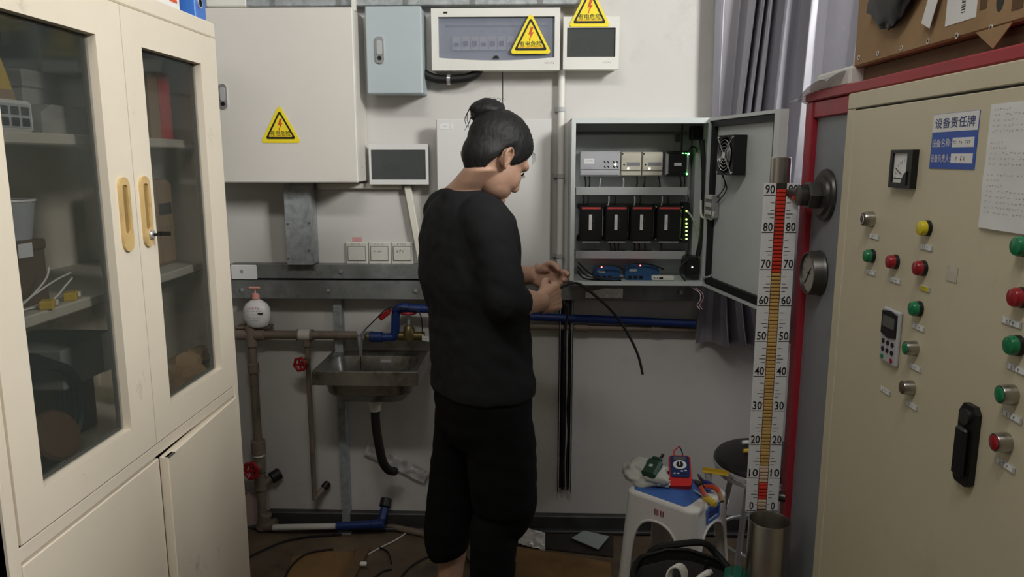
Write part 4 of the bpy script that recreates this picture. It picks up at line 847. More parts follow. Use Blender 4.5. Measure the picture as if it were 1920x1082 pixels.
MB().tube([(dx, 2.665, SZ - .18), (dx + .002, 2.665, SZ - .26), at(716, 860, 2.67), at(727, 880, 2.70), at(740, 884, 2.74)], .017, 12, 6).build('drain_hose', 'dark_hose', t)
# strut carrying the sink and its upper piece
t = thing('sink_strut', 'upright galvanised steel strut beside the sink', 'strut', at(655, 985, 2.80))
a = at(627, 545, 2.80); b_ = at(657, 985, 2.80)
x = at(634, 650, 2.80).x
zt = at(628, 546, 2.79).z; MB().box((x - .016, 2.813, 0), (x - .013, 2.848, zt), .0005).box((x + .013, 2.813, 0), (x + .016, 2.848, zt), .0005).box((x - .016, 2.810, 0), (x + .016, 2.814, zt), .0005).build('channel', 'galvanised', t)
MB().box((x - .03, 2.77, 0), (x + .03, 2.845, .006), .001).build('foot_plate', 'galvanised_dull', t)
# main pipe system
Yq = 2.79
def pip(nm, a, b, r, m, par, n=16): return MB().cyl(a, b, r, n=n).build(nm, m, par)
def coupling(nm, c, ax, r, L, m, par): ax = Vector(ax).normalized(); return MB().cyl(Vector(c) - ax * L / 2, Vector(c) + ax * L / 2, r, n=18, bev=.002).build(nm, m, par)
hz = at(570, 628, Yq).z; vx = at(472, 640, Yq).x
t = thing('water_pipe', 'brown plastic water pipe running left of the sink and down to the floor', 'pipe', (vx, Yq, 0)); PIPE = t
xe = at(690, 628, Yq).x
pip('level_pipe', (vx, Yq, hz), (xe, Yq, hz), .0165, 'pipe_brown', t)
pip('upright_pipe', (vx, Yq, .035), (vx, Yq, hz), .0165, 'pipe_brown', t)
coupling('tee', (vx, Yq, hz - .005), (0, 0, 1), .024, .085, 'pipe_brown', t); coupling('tee_arm', (vx + .035, Yq, hz), (1, 0, 0), .023, .04, 'pipe_brown', t); coupling('tee_arm', (vx - .035, Yq, hz), (1, 0, 0), .022, .05, 'pipe_brown', t)
MB().box((vx - .06, Yq - .012, hz + .024), (vx + .075, Yq + .045, hz + .033), .002).build('bracket', 'pipe_brown', t)
coupling('socket', (vx, Yq, at(480, 690, Yq).z), (0, 0, 1), .022, .04, 'pipe_brown', t)
cz = at(488, 838, Yq).z; coupling('union', (vx, Yq, cz), (0, 0, 1), .028, .055, 'pipe_brown', t); coupling('union_ring', (vx, Yq, cz - .035), (0, 0, 1), .0225, .010, 'white_plastic', t); coupling('socket', (vx, Yq, cz - .075), (0, 0, 1), .023, .06, 'pipe_brown', t)
coupling('tee', (vx, Yq, .215), (0, 0, 1), .024, .07, 'pipe_brown', t)
pip('branch', (vx, Yq, .20), (vx + .055, 2.845, .225), .016, 'pipe_brown', t); coupling('branch_end', (vx + .05, 2.825, .225), (.055, .05, .025), .024, .04, 'dark_hose', t)
coupling('elbow', (vx + .004, Yq, .045), (.3, 0, 1), .025, .07, 'pipe_brown', t); coupling('elbow', (vx + .03, Yq, .028), (1, 0, .1), .025, .05, 'pipe_brown', t)
# middle joint with a taped coupling and the thin branch going down
jx = at(572, 628, Yq).x; coupling('coupling', (jx, Yq, hz), (1, 0, 0), .0225, .065, 'pipe_brown', t); MB().lathe([(.0227, -.022), (.0236, -.022), (.0236, .022), (.0227, .022)], (jx, Yq, hz), (1, 0, 0), 18).build('tape', 'pipe_white', t)
coupling('branch_socket', (jx + .006, Yq, hz - .032), (0, 0, 1), .015, .03, 'pipe_brown', t); pip('thin_pipe', (jx + .006, Yq, .14), (jx + .006, Yq, hz - .03), .0095, 'pipe_brown', t)
pip('thin_foot', (jx + .006, Yq, .145), (jx + .05, 2.845, .19), .011, 'pipe_brown', t); coupling('foot_end', (jx + .042, 2.83, .183), (.044, .055, .045), .015, .028, 'dark_hose', t)
def wheel_valve(c, ax, r, par, m='valve_red', stem=.03):
    ax = Vector(ax).normalized(); c = Vector(c); M = Matrix.Translation(c) @ rot_to(ax)
    MB(M).cyl((0, 0, -stem), (0, 0, .002), .006, n=10).build('valve_stem', 'brass', par)
    pts = [(r * (1 + .10 * math.cos(6 * a)) * math.cos(a), r * (1 + .10 * math.cos(6 * a)) * math.sin(a), 0) for a in [2 * math.pi * i / 36 for i in range(37)]]
    w = MB(M); w.tube(pts, r * .24, 8, 1)
    for k in range(4): w.bar((0, 0, 0), (r * math.cos(k * math.pi / 2), r * math.sin(k * math.pi / 2), 0), r * .3, r * .25)
    w.cyl((0, 0, -.004), (0, 0, .006), r * .32, n=12)
    return w.build('valve_wheel', m, par)
q = at(566, 684, 2.73); wheel_valve((jx - .008, 2.735, q.z), (-.25, -1, .1), .023, t); coupling('valve_body', (jx + .002, 2.775, q.z), (0, 1, 0), .014, .05, 'brass', t)
q = at(474, 886, 2.72); wheel_valve((vx - .012, 2.735, q.z), (-.3, -1, .1), .030, t, stem=.045)
coupling('valve_body', (vx, Yq - .02, q.z), (0, 1, 0), .019, .05, 'pipe_brown', t)
# bottom run: white then blue pipe
t = thing('floor_pipe', 'white and blue plastic pipe lying low along the wall foot', 'pipe', at(620, 975, Yq))
pz = .040; xw = at(630, 966, 2.76).x; x0 = vx + .05; x1 = at(712, 963, 2.76).x
pip('white_pipe', (x0, 2.765, .030), (xw, 2.765, pz), .0125, 'pipe_white', t); pip('blue_pipe', (xw - .002, 2.765, pz), (x1, 2.765, pz + .012), .0165, 'pipe_blue', t)
coupling('blue_elbow', (x1 - .01, 2.765, pz + .012), (1, 0, .1), .019, .05, 'pipe_blue', t); pip('blue_riser', (x1, 2.77, pz + .01), (x1 + .012, 2.84, .12), .0165, 'pipe_blue', t); coupling('wall_end', (x1 + .011, 2.825, .115), (.012, .07, .09), .023, .035, 'dark_hose', t)
# tap over the sink
t = thing('sink_tap', 'small chrome tap above the sink', 'tap', at(677, 640, 2.74))
c = at(677, 632, 2.735); MB().cyl((xe - .02, Yq, hz), (xe + .02, Yq, hz), .017, n=16).cyl((c.x, Yq, hz), (c.x, c.y - .015, hz), .011, n=14).build('body', 'galvanised_dull', t)
MB().lathe([(0, 0), (.012, 0), (.014, .012), (.010, .03), (.012, .034), (0, .036)], (c.x, c.y, hz - .004), (0, 0, 1), 14).build('cap', 'chrome', t); MB().box((c.x - .013, c.y - .03, hz + .022), (c.x + .010, c.y + .01, hz + .036), .004).build('lever', 'chrome', t)
MB().lathe([(0, .04), (.012, .04), (.010, .0), (.007, -.02), (.006, -.045), (.004, -.047), (0, -.047)], (c.x - .002, c.y - .006, hz - .02), (0, 0, 1), 14).build('spout', 'chrome', t)
MB().tube([(c.x - .002, c.y - .006, hz - .065), (c.x - .003, c.y - .006, hz - .09), (c.x - .004, c.y - .004, hz - .12)], .0016, 6).build('spout_line', 'dark_hose', t)
# blue fittings and brass valve to the right, long blue pipe
t = thing('blue_pipe', 'blue plastic water pipe stepping up beside the tap and running right behind the worker', 'pipe', at(742, 605, 2.78)); YB = 2.775
P_ = lambda px, py, Y=YB: at(px, py, Y)
zb0 = P_(715, 632).z; zb1 = P_(780, 578).z
xa = P_(700, 632).x; xb = P_(738, 632).x; xc = P_(745, 580).x; xd = P_(800, 578).x
MB().tube([(xa, YB, zb0), (xb - .01, YB, zb0), (xb + .005, YB, zb0 + .015), (xc - .006, YB, zb1 - .02), (xc + .008, YB, zb1), (xc + .03, YB, zb1), (xd, YB, zb1 - .002)], .0165, 14, 6).build('stepped_pipe', 'pipe_blue', t)
coupling('socket', (xa + .012, YB, zb0), (1, 0, 0), .0205, .05, 'pipe_blue', t); coupling('socket', (xc + .03, YB, zb1), (1, 0, 0), .0205, .03, 'pipe_blue', t); coupling('thread_piece', ((xe + xa) / 2 + .01, YB, zb0), (1, 0, 0), .0165, .05, 'brass', t)
a = at(1303, 607, 2.80); MB().tube([(xd, YB, zb1 - .002), (xd + .1, YB, (zb1 + a.z) / 2 + .008), at(1000, 594, 2.80), at(1150, 600, 2.80), (a.x, 2.80, a.z)], .0155, 14, 6).build('long_pipe', 'pipe_blue', t)
hM = MB(); c = P_(722, 590, 2.745); hM.box((-.028, -.004, -.010), (.020, .004, .010), .003, Matrix.Translation(c) @ Matrix.Rotation(R(-38), 4, 'Y')); hM.cyl(c + Vector((.012, 0, .010)), c + Vector((.012, .028, .010)), .008, n=12); hM.build('red_lever', 'valve_red', t)
t = thing('gate_valve', 'brass gate valve with a red hand wheel behind the sink', 'valve', at(768, 640, 2.79))
c = at(767, 628, 2.785); MB().lathe([(0, -.02), (.022, -.02), (.026, 0), (.022, .02), (.017, .035), (.012, .04), (0, .04)], c, (0, 0, 1), 18).cyl(c + Vector((-.045, 0, -.004)), c + Vector((.06, 0, -.004)), .017, n=16).build('body', 'brass', t)
MB().cyl(c + Vector((0, 0, .035)), c + Vector((0, 0, .085)), .006, n=10).build('stem', 'galvanised', t)
MB().lathe([(0, .080), (.010, .080), (.030, .083), (.034, .088), (.030, .094), (.010, .096), (0, .096)], c, (0, 0, 1), 24).build('hand_wheel', 'valve_red', t)
# brown pipe parallel below the blue one
a = at(985, 612, 2.815); b_ = at(1303, 618, 2.815); t = thing('drain_pipe', 'thin brown pipe just below the long blue pipe', 'pipe', (a + b_) / 2)
pip('pipe', a, b_, .012, 'pipe_brown', t); coupling('coupling', at(1090, 614, 2.815), b_ - a, .0155, .05, 'pipe_brown', t); coupling('coupling', at(1230, 616, 2.815), b_ - a, .0155, .04, 'pipe_brown', t)
t = thing('sensor_cable', 'thin black sensor cable with a white tag hanging by the blue pipe', 'cable', at(735, 580, 2.75))
MB().tube([at(683, 620, 2.745), at(705, 598, 2.74), at(724, 580, 2.74), at(740, 577, 2.74), at(775, 580, 2.745), at(789, 592, 2.745), at(792, 625, 2.74)], .0024, 6).build('lead', 'rubber_black', t)
p = at(798, 633, 2.738); MB().sheet(lambda u, v: (p.x - .014 + .028 * u, p.y - .003 * math.sin(u * 3), p.z - .011 + .020 * v - .005 * u), 5, 3, .0006).build('tag', 'paper', t); text('print', '---', frame_M((p.x, p.y - .0035, p.z - .004), (1, -.05, -.18), (0, 0, 1)), 'print_grey', t, width=.016)
# pump soap bottle on the pipe bracket
mat('soap_white', (232, 228, 226), .3, var=.02, trans=.0, sss=.0); mat('soap_pink', (226, 160, 150), .35, var=.04)
c = at(483, 606, 2.78); sz = hz + .0335
t = thing('soap_bottle', 'white pump soap bottle with a pink pump standing on the pipe', 'bottle', (c.x, 2.78, sz))
prof = [(0, 0), (.030, 0), (.040, .006), (.050, .030), (.053, .055), (.050, .075), (.040, .092), (.022, .104), (.014, .108), (.014, .116), (0, .116)]
mb = MB(); mb.lathe(prof, (0, 0, 0), n=28); mb.v = [Vector((v.x + c.x, v.y * .62 + 2.78, v.z + sz)) for v in mb.v]; mb.build('bottle', 'soap_white', t)
MB().lathe([(.0145, .110), (.016, .111), (.016, .130), (.006, .133), (.005, .150), (0, .150)], (c.x, 2.78, sz), n=18).build('collar', 'soap_pink', t)
MB().box((c.x - .026, 2.77, sz + .148), (c.x + .020, 2.79, sz + .158), .004).build('pump_head', 'soap_pink', t)
LM = frame_M((c.x, 2.78 - .0335, sz + .055), (1, 0, 0), (0, 0, 1))
for k, (tx, wd, dz, bo) in enumerate((('-----', .050, .024, .006), ('---- ---- -----', .060, .012, 0), ('--- -- -- --', .056, -.001, 0), ('---- -------', .054, -.013, 0), ('------', .036, -.023, 0))):
    text('lettering', tx, LM @ Matrix.Translation((0, dz, 0)), ['print_red', 'print_grey'][k > 0] if k != 1 else 'print_black', t, width=wd, bold=bo)
MB().box((c.x + .016, 2.7455, sz + .056), (c.x + .036, 2.7465, sz + .061)).build('bar_print', 'print_black', t)

# foil strip stuck slantwise on the wall below the sink
a = at(686, 842, 2.835); b_ = at(800, 893, 2.835); ux = (b_ - a); wv = Vector((0, 0, -1)); wv = (wv - ux.normalized() * wv.dot(ux.normalized())).normalized() * .058
tag(MB().sheet(lambda u, v: a + ux * u + wv * (v - .5) * (.75 + .25 * u) + Vector((0, -.004 - .004 * mnoise.noise(Vector((u * 9, v * 3, 2))) - (.012 * (u - .6) if u > .6 else 0), 0)), 28, 6, .0008).build('foil_strip', 'foil'), 'wrinkled silver foil strip slanting on the wall below the sink', 'foil')

# ================================================================== open cable channel by the worker's hands
cx0, cx1, cz0, cz1 = WR(1047, 548, 1073, 923, 2.80); YC = 2.80
t = thing('cable_channel', 'tall open steel cable channel full of black cables, below the hands', 'channel', ((cx0 + cx1) / 2, WY, cz0))
MB().box((cx0, YC, cz0), (cx0 + .003, WY, cz1)).box((cx1 - .003, YC, cz0), (cx1, WY, cz1)).box((cx0 + .003, WY - .003, cz0), (cx1 - .003, WY - .0005, cz1)).box((cx0, YC, cz0), (cx0 + .006, YC + .002, cz1)).box((cx1 - .006, YC, cz0), (cx1, YC + .002, cz1)).build('channel_body', 'galvanised', t)
MB().box((cx0 + .004, WY - .006, cz0 + .002), (cx1 - .004, WY - .0032, cz1)).build('back_liner', 'black_plastic', t)
for k in range(7):
    xk = cx0 + .009 + k * (cx1 - cx0 - .018) / 6; ph = k * 1.7
    MB().tube([(xk + .003 * math.sin(ph + z * 3), 2.822 - .009 * (k % 3) + .004 * math.sin(ph * 2 + z * 2), cz0 + .01 + (cz1 - cz0 - .01) * z / 7) for z in range(8)], .0042, 8, 4).build('cable', ['rubber_black', 'rubber_black', 'grey_plastic'][k == 4 and 2 or 0], t)

# ================================================================== silver curtain in the corner
mat('silver_cloth', (150, 148, 154), .42, .35, var=.10, scale=3, bump=.25, bscale=14, stretch=(1, 1, .25), dirt=(205, 200, 208), damt=.5, dscale=5, dthr=.6)
mat('curtain_dark', (96, 94, 100), .5, .3, var=.08)
# folds measured on the photograph; those at the right end slanted away from the light to darken them: (pixel column at the top, pixel column at door height, distance from the wall)
FOLD = [(1338, 1342, .06), (1349, 1351, .03), (1352, 1352, .015), (1380, 1370, .02), (1394, 1380, .10), (1406, 1388, .12), (1408, 1390, .04), (1416, 1398, .11), (1422, 1405, .12), (1424, 1407, .04), (1431, 1413, .11), (1437, 1424, .12), (1440, 1426, .04), (1450, 1440, .09), (1463, 1451, .13), (1466, 1454, .05), (1483, 1472, .04), (1496, 1486, .10), (1512, 1504, .14), (1526, 1520, .14), (1531, 1525, .08), (1543, 1537, .03), (1588, 1576, .10), (1603, 1592, .13), (1640, 1628, .15)]
zt_, zb_ = 2.72, .80
def fold_pt(i, z):
    a, b, d = FOLD[i]; k = (1.9 - z) / .35; px = a + (b - a) * max(-1.5, min(k, 3.0)) * .8; k2 = max(0, min(1, (1.3 - z) / .5))
    x = at(px, 110, WY - .018 - d).x; x = x * (1 - k2) + k2 * (.612 + .030 * i * .74); return Vector((x, WY - .018 - d * (1 - .25 * k2), z))
def curtain(u, v):
    s = u * (len(FOLD) - 1); i = min(int(s), len(FOLD) - 2); f_ = s - i; f_ = f_ * f_ * (3 - 2 * f_); z = zb_ + (zt_ - zb_) * v
    p = fold_pt(i, z).lerp(fold_pt(i + 1, z), f_); p.y += .006 * mnoise.noise(Vector((u * 12, v * 6, 0))); return p
t = thing('silver_curtain', 'silver blackout curtain hanging in folds in the corner behind the enclosure door', 'curtain', (.9, WY, zb_))
MB().sheet(curtain, 144, 24, .0016).build('cloth', 'silver_cloth', t, ang=80)
MB().cyl((.55, 2.76, 2.745), (2.05, 2.76, 2.745), .012, n=14).build('rod', 'white_plastic', t)
for k in range(8):
    MB().lathe([(.014, -.003), (.020, -.003), (.020, .003), (.014, .003)], (.68 + k * .07, 2.76, 2.745), (1, 0, 0), 16).build('ring', 'chrome', t)

# ================================================================== machine on the right: red frame, grey panel, beige control cabinet
mat('beige_paint', (203, 194, 166), .45, var=.04, scale=2.5, bump=.04, bscale=250, dirt=(120, 104, 78), damt=.25, dscale=2.5, dthr=.58)
mat('machine_red', (160, 40, 52), .45, var=.08, scale=4, dirt=(90, 30, 34), damt=.4)
mat('machine_grey', (128, 132, 136), .45, var=.05, scale=3, bump=.05, bscale=120)
mat('gauge_steel', (92, 90, 86), .4, .8, var=.2)
mat('gauge_face', (150, 146, 138), .5, var=.06)
mat('btn_green', (20, 120, 74), .3, var=.06, coat=.4); mat('btn_red', (150, 24, 36), .3, var=.06, coat=.4); mat('btn_yellow', (215, 196, 40), .3, var=.06, coat=.4); mat('btn_brown', (92, 72, 60), .4, var=.06)
mat('steel_satin', (176, 172, 165), .30, 1.0, var=.08, scale=20)
mat('sign_blue', (48, 84, 172), .4, var=.03); mat('print_navy', (40, 54, 120), .5); mat('tape_clear', (196, 188, 172), .35, var=.15, scale=60)
MX = .72; MYF = 1.772; MYN = .55; MZT = 1.642; MXB = 1.55
t = thing('process_machine', 'grey machine with a red frame behind the beige control cabinet', 'machine', (1.15, 1.6, 0)); MACH = t
MB().box((MX + .02, .5, .0), (MXB, 2.03, 1.655), .004).build('housing', 'machine_grey', t)
MB().box((MX + .012, MYF + .02, .06), (MX + .022, 2.012, 1.612), .002).build('side_panel', 'machine_grey', t)
MB().box((MX - .006, .5, MZT + .001), (MX + .06, 2.065, MZT + .024), .003).build('top_rail', 'machine_red', t)
MB().box((MX, MYF + .002, 1.60), (MX + .03, 2.03, MZT), .003).build('top_frame', 'machine_red', t)
MB().box((MX - .004, 2.012, 0), (MX + .05, 2.060, MZT), .003).build('upright', 'machine_red', t)
MB().box((MX, MYF + .002, 0), (MX + .03, 2.012, .065), .003).build('bottom_frame', 'machine_red', t)
MB().box((MX + .05, 2.03, MZT - .06), (MXB, 2.06, MZT), .003).box((MX + .05, 2.03, 0), (MXB, 2.06, .06), .003).box((MXB - .05, 2.03, 0), (MXB, 2.06, MZT), .003).build('end_frame', 'machine_red', t)
# red foot plate reaching out at the floor
MB().prism([(MX - .035, 1.74), (MX, 1.74), (MX, 2.0), (MX - .015, 2.0)], .05, Matrix.Translation((0, 0, .001))).build('foot', 'machine_red', t)
# --- beige control cabinet
bx = MX - .010
t = thing('control_cabinet', 'beige machine control cabinet with push buttons and a black handle', 'control cabinet', (MX, 1.2, 0)); CAB = t
MB().box((bx + .004, MYN, .03), (MX + .018, MYF, MZT), .004).build('body', 'beige_paint', t)
dY1 = at(1604, 207, X=bx).y; dz_ = at(1604, 207, X=bx).z
MB().box((bx, MYN + .02, .08), (bx + .0035, dY1, dz_), .0015).build('door', 'beige_paint', t)
MB().box((bx + .002, MYN + .018, dz_ + .0005), (bx + .006, dY1 + .003, dz_ + .0035)).box((bx + .002, dY1 + .0005, .08), (bx + .006, dY1 + .003, dz_ + .003)).build('door_gap', 'gap_black', t)
MB().box((bx, dY1 + .004, .03), (bx + .006, MYF, dz_ + .003), .002).build('stile', 'beige_paint', t); MB().box((bx, MYN, dz_ + .004), (bx + .006, MYF - .0005, MZT - .0005), .002).build('header', 'beige_paint', t)
PM = lambda p: frame_M((bx, p.y, p.z), (0, -1, 0), (0, 0, 1))       # local X towards the viewer (-Y), local Z out of the panel (-X)
PP = lambda px, py: at(px, py, X=bx)
def button(px, py, kind, colr, cat_lab, rr=.0145):
    p = PP(px, py); M = PM(p)
    if kind == 'dome':
        b = MB(M).lathe([(0, 0), (rr, 0), (rr, .004), (rr * .96, .007), (0, .007)], (0, 0, 0), n=22).build('push_button', 'black_plastic', CAB)
        MB(M).lathe([(rr * .93, .006), (rr * .95, .013), (rr * .82, .017), (rr * .4, .0185), (0, .019)], (0, 0, 0), n=22).build('lens', colr, b)
    else:
        b = MB(M).lathe([(0, 0), (rr, 0), (rr, .004), (rr * .92, .018), (rr * .86, .020), (rr * .78, .020), (rr * .78, .014), (0, .014)], (0, 0, 0), n=22).build('push_button', 'steel_satin', CAB)
        MB(M).lathe([(rr * .74, .013), (rr * .74, .0205), (rr * .5, .022), (0, .022)], (0, 0, 0), n=22).build('cap', colr, b)
        if kind == 'ring': MB(M).lathe([(rr * .5, .0222), (rr * .58, .0222), (rr * .58, .0228), (rr * .5, .0228)], (0, 0, 0), n=22).build('ring_print', 'paper', b)
    tag(b, cat_lab); return b
button(1636, 411, 'ring', 'btn_brown', 'brown push button with a steel collar', .0165)
button(1741, 428, 'dome', 'btn_yellow', 'yellow lamp'); button(1637, 480, 'dome', 'btn_green', 'green lamp'); button(1681, 491, 'dome', 'btn_red', 'red lamp'); button(1733, 503, 'dome', 'btn_red', 'red lamp'); button(1725, 579, 'dome', 'btn_green', 'green lamp')
button(1717, 653, 'steel', 'btn_green', 'green push button with a steel collar', .014); button(1711, 727, 'steel', 'btn_brown', 'dark push button with a steel collar', .014)
button(1925, 462, 'dome', 'btn_green', 'green lamp', .0155); button(1919, 558, 'dome', 'btn_red', 'red lamp', .0155); button(1911, 648, 'dome', 'btn_green', 'green lamp', .0155)
button(1900, 740, 'steel', 'btn_green', 'green push button with a steel collar', .0155); button(1889, 830, 'steel', 'btn_red', 'red push button with a steel collar', .0155)
def tagplate(px, py, w=.024, m='paper', tx='---'):
    p = PP(px, py); M = PM(p)
    q = MB(M).box((-w / 2, -.0055, 0), (w / 2, .0055, .0022), .0008).build('name_plate', 'grey_plastic', CAB)
    MB(M).box((-w / 2 + .0035, -.0040, .0022), (w / 2 - .0035, .0040, .0026)).build('name_strip', m, q); text('lettering', tx, M @ Matrix.Translation((0, 0, .0026)), 'print_grey', q, width=w * .5)
for (px, py, tx) in ((1640, 444, '---'), (1738, 464, '---'), (1634, 511, '---'), (1680, 526, '---'), (1723, 614, '---'), (1717, 689, '---'), (1710, 760, '---'), (1661, 733, '---'), (1898, 605, '---'), (1908, 692, '---'), (1899, 781, '---'), (1886, 872, '---')):
    tagplate(px, py, .042 if px < 1800 else .046, 'paper', tx)
tagplate(1735, 541, .036, 'btn_yellow', '---')
# ammeter
p0 = PP(1676, 280); p1 = PP(1723, 353); yA, yB = PP(1679, 317).y, PP(1721, 317).y; zA, zB = PP(1699, 353).z, PP(1699, 281).z
M = frame_M((bx, yA, zA), (0, -1, 0), (0, 0, 1)); wA = yA - yB; hA = zB - zA
m_ = MB(M).ring([(0, 0), (wA, 0), (wA, hA), (0, hA)], [(.010, .010), (wA - .020, .010), (wA - .020, hA - .006), (.010, hA - .006)], .012).build('ammeter', 'black_plastic', CAB)
MB(M).box((.010, .010, .004), (wA - .020, hA - .006, .008)).build('dial', 'paper', m_)
MB(M).prism([(wA * .52, .006), (wA - .014, .006), (wA - .014, hA * .45), (wA * .70, hA * .34), (wA * .62, hA * .14)], .006, Matrix.Translation((0, 0, .0082))).build('meter_cover', 'black_plastic', m_)
MB(M).bar((wA * .5, hA * .36, .009), (wA * .22, hA * .52, .009), .0012, .0006).build('needle', 'print_black', m_)
MB(M).box((.014, hA * .24, .0082), (wA * .58, hA * .26, .0088)).build('scale_line', 'print_black', m_)
for k in range(7):
    a = R(95 + 13 * k); cx_, cy_ = wA * .62, hA * .22; r0, r1 = hA * .46, hA * .54; MB(M).bar((cx_ + r0 * math.cos(a), cy_ + r0 * math.sin(a), .0085), (cx_ + r1 * math.cos(a), cy_ + r1 * math.sin(a), .0085), .0008, .0005).build('scale_tick', 'print_grey', m_)
text('lettering', '-', M @ Matrix.Translation((wA * .5, hA * .66, .0082)), 'print_grey', m_, width=.006)
# keypad of the inverter
yA, yB = PP(1660, 620).y, PP(1692, 620).y; zA, zB = PP(1675, 684).z, PP(1675, 578).z
M = frame_M((bx, yA, zA), (0, -1, 0), (0, 0, 1)); wK = yA - yB; hK = zB - zA
k_ = MB(M).box((0, 0, 0), (wK, hK, .009), .003).build('inverter_keypad', 'plc_grey', CAB)
MB(M).prism([(.004, hK * .52), (wK * .5, hK * .47), (wK - .004, hK * .52), (wK - .004, hK * .93), (wK * .5, hK * .97), (.004, hK * .93)], .003, Matrix.Translation((0, 0, .0085))).build('bezel', 'black_plastic', k_)
MB(M).box((.010, hK * .66, .0115), (wK - .010, hK * .86, .0122)).build('screen', 'joint_dark', k_)
for r_ in range(3):
    for c_ in range(3):
        if r_ == 0 and c_ == 1: continue
        mm = 'black_plastic' if r_ else ('btn_green' if c_ == 0 else 'btn_red')
        MB(M).lathe([(0, 0), (.0052, 0), (.0048, .002), (0, .0025)], (wK * (.22 + .28 * c_), hK * (.09 + .145 * r_), .0088), n=12).build('key', mm, k_)
# black swing handle
yA, yB = PP(1803, 830).y, PP(1836, 830).y; zA, zB = PP(1812, 908).z, PP(1824, 757).z
M = frame_M((bx, yA, zA), (0, -1, 0), (0, 0, 1)); wH = yA - yB; hH = zB - zA
h_ = MB(M).prism([(.001, .006), (wH * .15, 0), (wH * .8, 0), (wH, .008), (wH, hH * .92), (wH * .8, hH), (wH * .25, hH), (0, hH * .88)], .010).build('swing_handle', 'black_plastic', CAB)
MB(M).box((wH * .18, .014, .010), (wH * .82, hH * .72, .020), .004).build('lever', 'black_plastic', h_); MB(M).cyl((wH * .5, hH * .85, .010), (wH * .5, hH * .85, .015), wH * .28, n=16).build('lock', 'gauge_steel', h_)
# responsibility sign
yA, yB = PP(1748, 265).y, PP(1833, 265).y; zA, zB = PP(1790, 317).z, PP(1792, 211).z
M = frame_M((bx, yA, zA), (0, -1, 0), (0, 0, 1)); wS = yA - yB; hS = zB - zA
s_ = MB(M).box((0, 0, 0), (wS, hS, .0012)).build('duty_sign', 'sign_blue', CAB); tag(s_, 'blue and white equipment duty sign')
MB(M).box((.0005, hS * .67, .0012), (wS - .0005, hS - .0005, .0016)).build('white_band', 'paper', s_)
text('lettering', '设备责任牌', M @ Matrix.Translation((wS * .5, hS * .83, .0016)), 'print_navy', s_, width=wS * .88, height=hS * .19, bold=.006)
for k, (tx, hw, yy) in enumerate((('设备名称:', '-- -- ---', .47), ('设备负责人:', '- --', .19))):
    text('lettering', tx, M @ Matrix.Translation((wS * .245, hS * yy, .0012)), 'paper', s_, width=wS * .44, height=hS * .15, bold=.004)
    MB(M).box((wS * .49, hS * (yy - .085), .0012), (wS * .95, hS * (yy + .085), .0016)).build('name_slot', 'paper', s_); text('handwriting', hw, M @ Matrix.Translation((wS * .70, hS * yy, .0016)), 'print_black', s_, width=wS * (.38 if k == 0 else .22))
# notice paper taped on the door
yA, yB = PP(1850, 310).y, 1.02; zA, zB = PP(1850, 428).z, PP(1862, 196).z
M = frame_M((bx, yA, zA), (0, -1, 0), (0, 0, 1)); wN = yA - yB; hN = zB - zA
n_ = MB().sheet(lambda u, v: M @ Vector((wN * u, hN * v, .003 + .004 * math.sin(u * 5) * (1 - v) * .6 + .002 * mnoise.noise(Vector((u * 4, v * 4, 0))))), 12, 12, .0004).build('notice_paper', 'paper', CAB); tag(n_, 'white printed notice sheet')
for k in range(20):
    yy = .95 - k * .043
    if k in (5, 11): continue
    text('lettering', ['------', '-- ------------', '-- ---- -------', '-- -------- ---', '-- -----------', '-- ----- ------', '----'][k % 7], M @ Matrix.Translation((wN * .10, hN * yy, .0085)), 'print_grey', n_, width=wN * [.22, .75, .7, .72, .5, .62, .18][k % 7], height=.0042, align='L')
# clear tape remnant
p = PP(1785, 514); tag(MB().sheet(lambda u, v: PM(p) @ Vector((-.017 + .034 * u, -.013 + .026 * v, .0012 + .0012 * mnoise.noise(Vector((u * 6, v * 6, 3))))), 8, 6, .0003).build('tape_remnant', 'tape_clear', CAB), 'patch of torn clear tape')

# --- pressure gauge and flanged valve on the grey panel
px_ = MX + .012
g = at(1537, 512, X=px_); t = thing('pressure_gauge', 'round pressure gauge with a steel case on the grey machine side', 'gauge', g)
M = frame_M((px_, g.y, g.z), (0, -1, 0), (0, 0, 1)); gr = .056
MB(M).lathe([(0, -.001), (gr * 1.0, -.001), (gr * 1.06, .004), (gr, .010), (gr, .030), (gr * .95, .034), (gr * .90, .034), (gr * .88, .026), (0, .026)], (0, 0, 0), n=36).build('case', 'gauge_steel', t)
MB(M).cyl((0, 0, .0262), (0, 0, .0272), gr * .87, n=36).build('dial', 'gauge_face', t)
MB(M).bar((.012, .014, .0285), (-.022, -.028, .0285), .003, .0008).build('needle', 'print_black', t); MB(M).cyl((0, 0, .027), (0, 0, .030), .004, n=10).build('needle_hub', 'black_plastic', t)
for k in range(11):
    a = R(225 - 27 * k); MB(M).bar((gr * .70 * math.cos(a), gr * .70 * math.sin(a), .0276), (gr * .80 * math.cos(a), gr * .80 * math.sin(a), .0276), .0016, .0005).build('scale_tick', 'print_black', t)
MB(M).cyl((-.002, -gr * 1.02, .012), (-.002, -gr * .9, .012), .004, n=8).build('screw', 'chrome', t)
g = at(1550, 366, X=px_); t = thing('flange_valve', 'dark steel flange fitting holding the top of the level gauge', 'fitting', g)
M = frame_M((px_, g.y, g.z), (0, -1, 0), (0, 0, 1))
MB(M).lathe([(0, -.001), (.064, -.001), (.066, .004), (.064, .010), (.052, .012), (.050, .020), (.036, .022), (0, .022)], (0, 0, 0), n=36).build('flange', 'gauge_steel', t)
MB(M).lathe([(.034, .020), (.037, .024), (.037, .048), (.032, .052), (0, .052)], (0, 0, 0), n=6).build('hex_nut', 'gauge_steel', t)
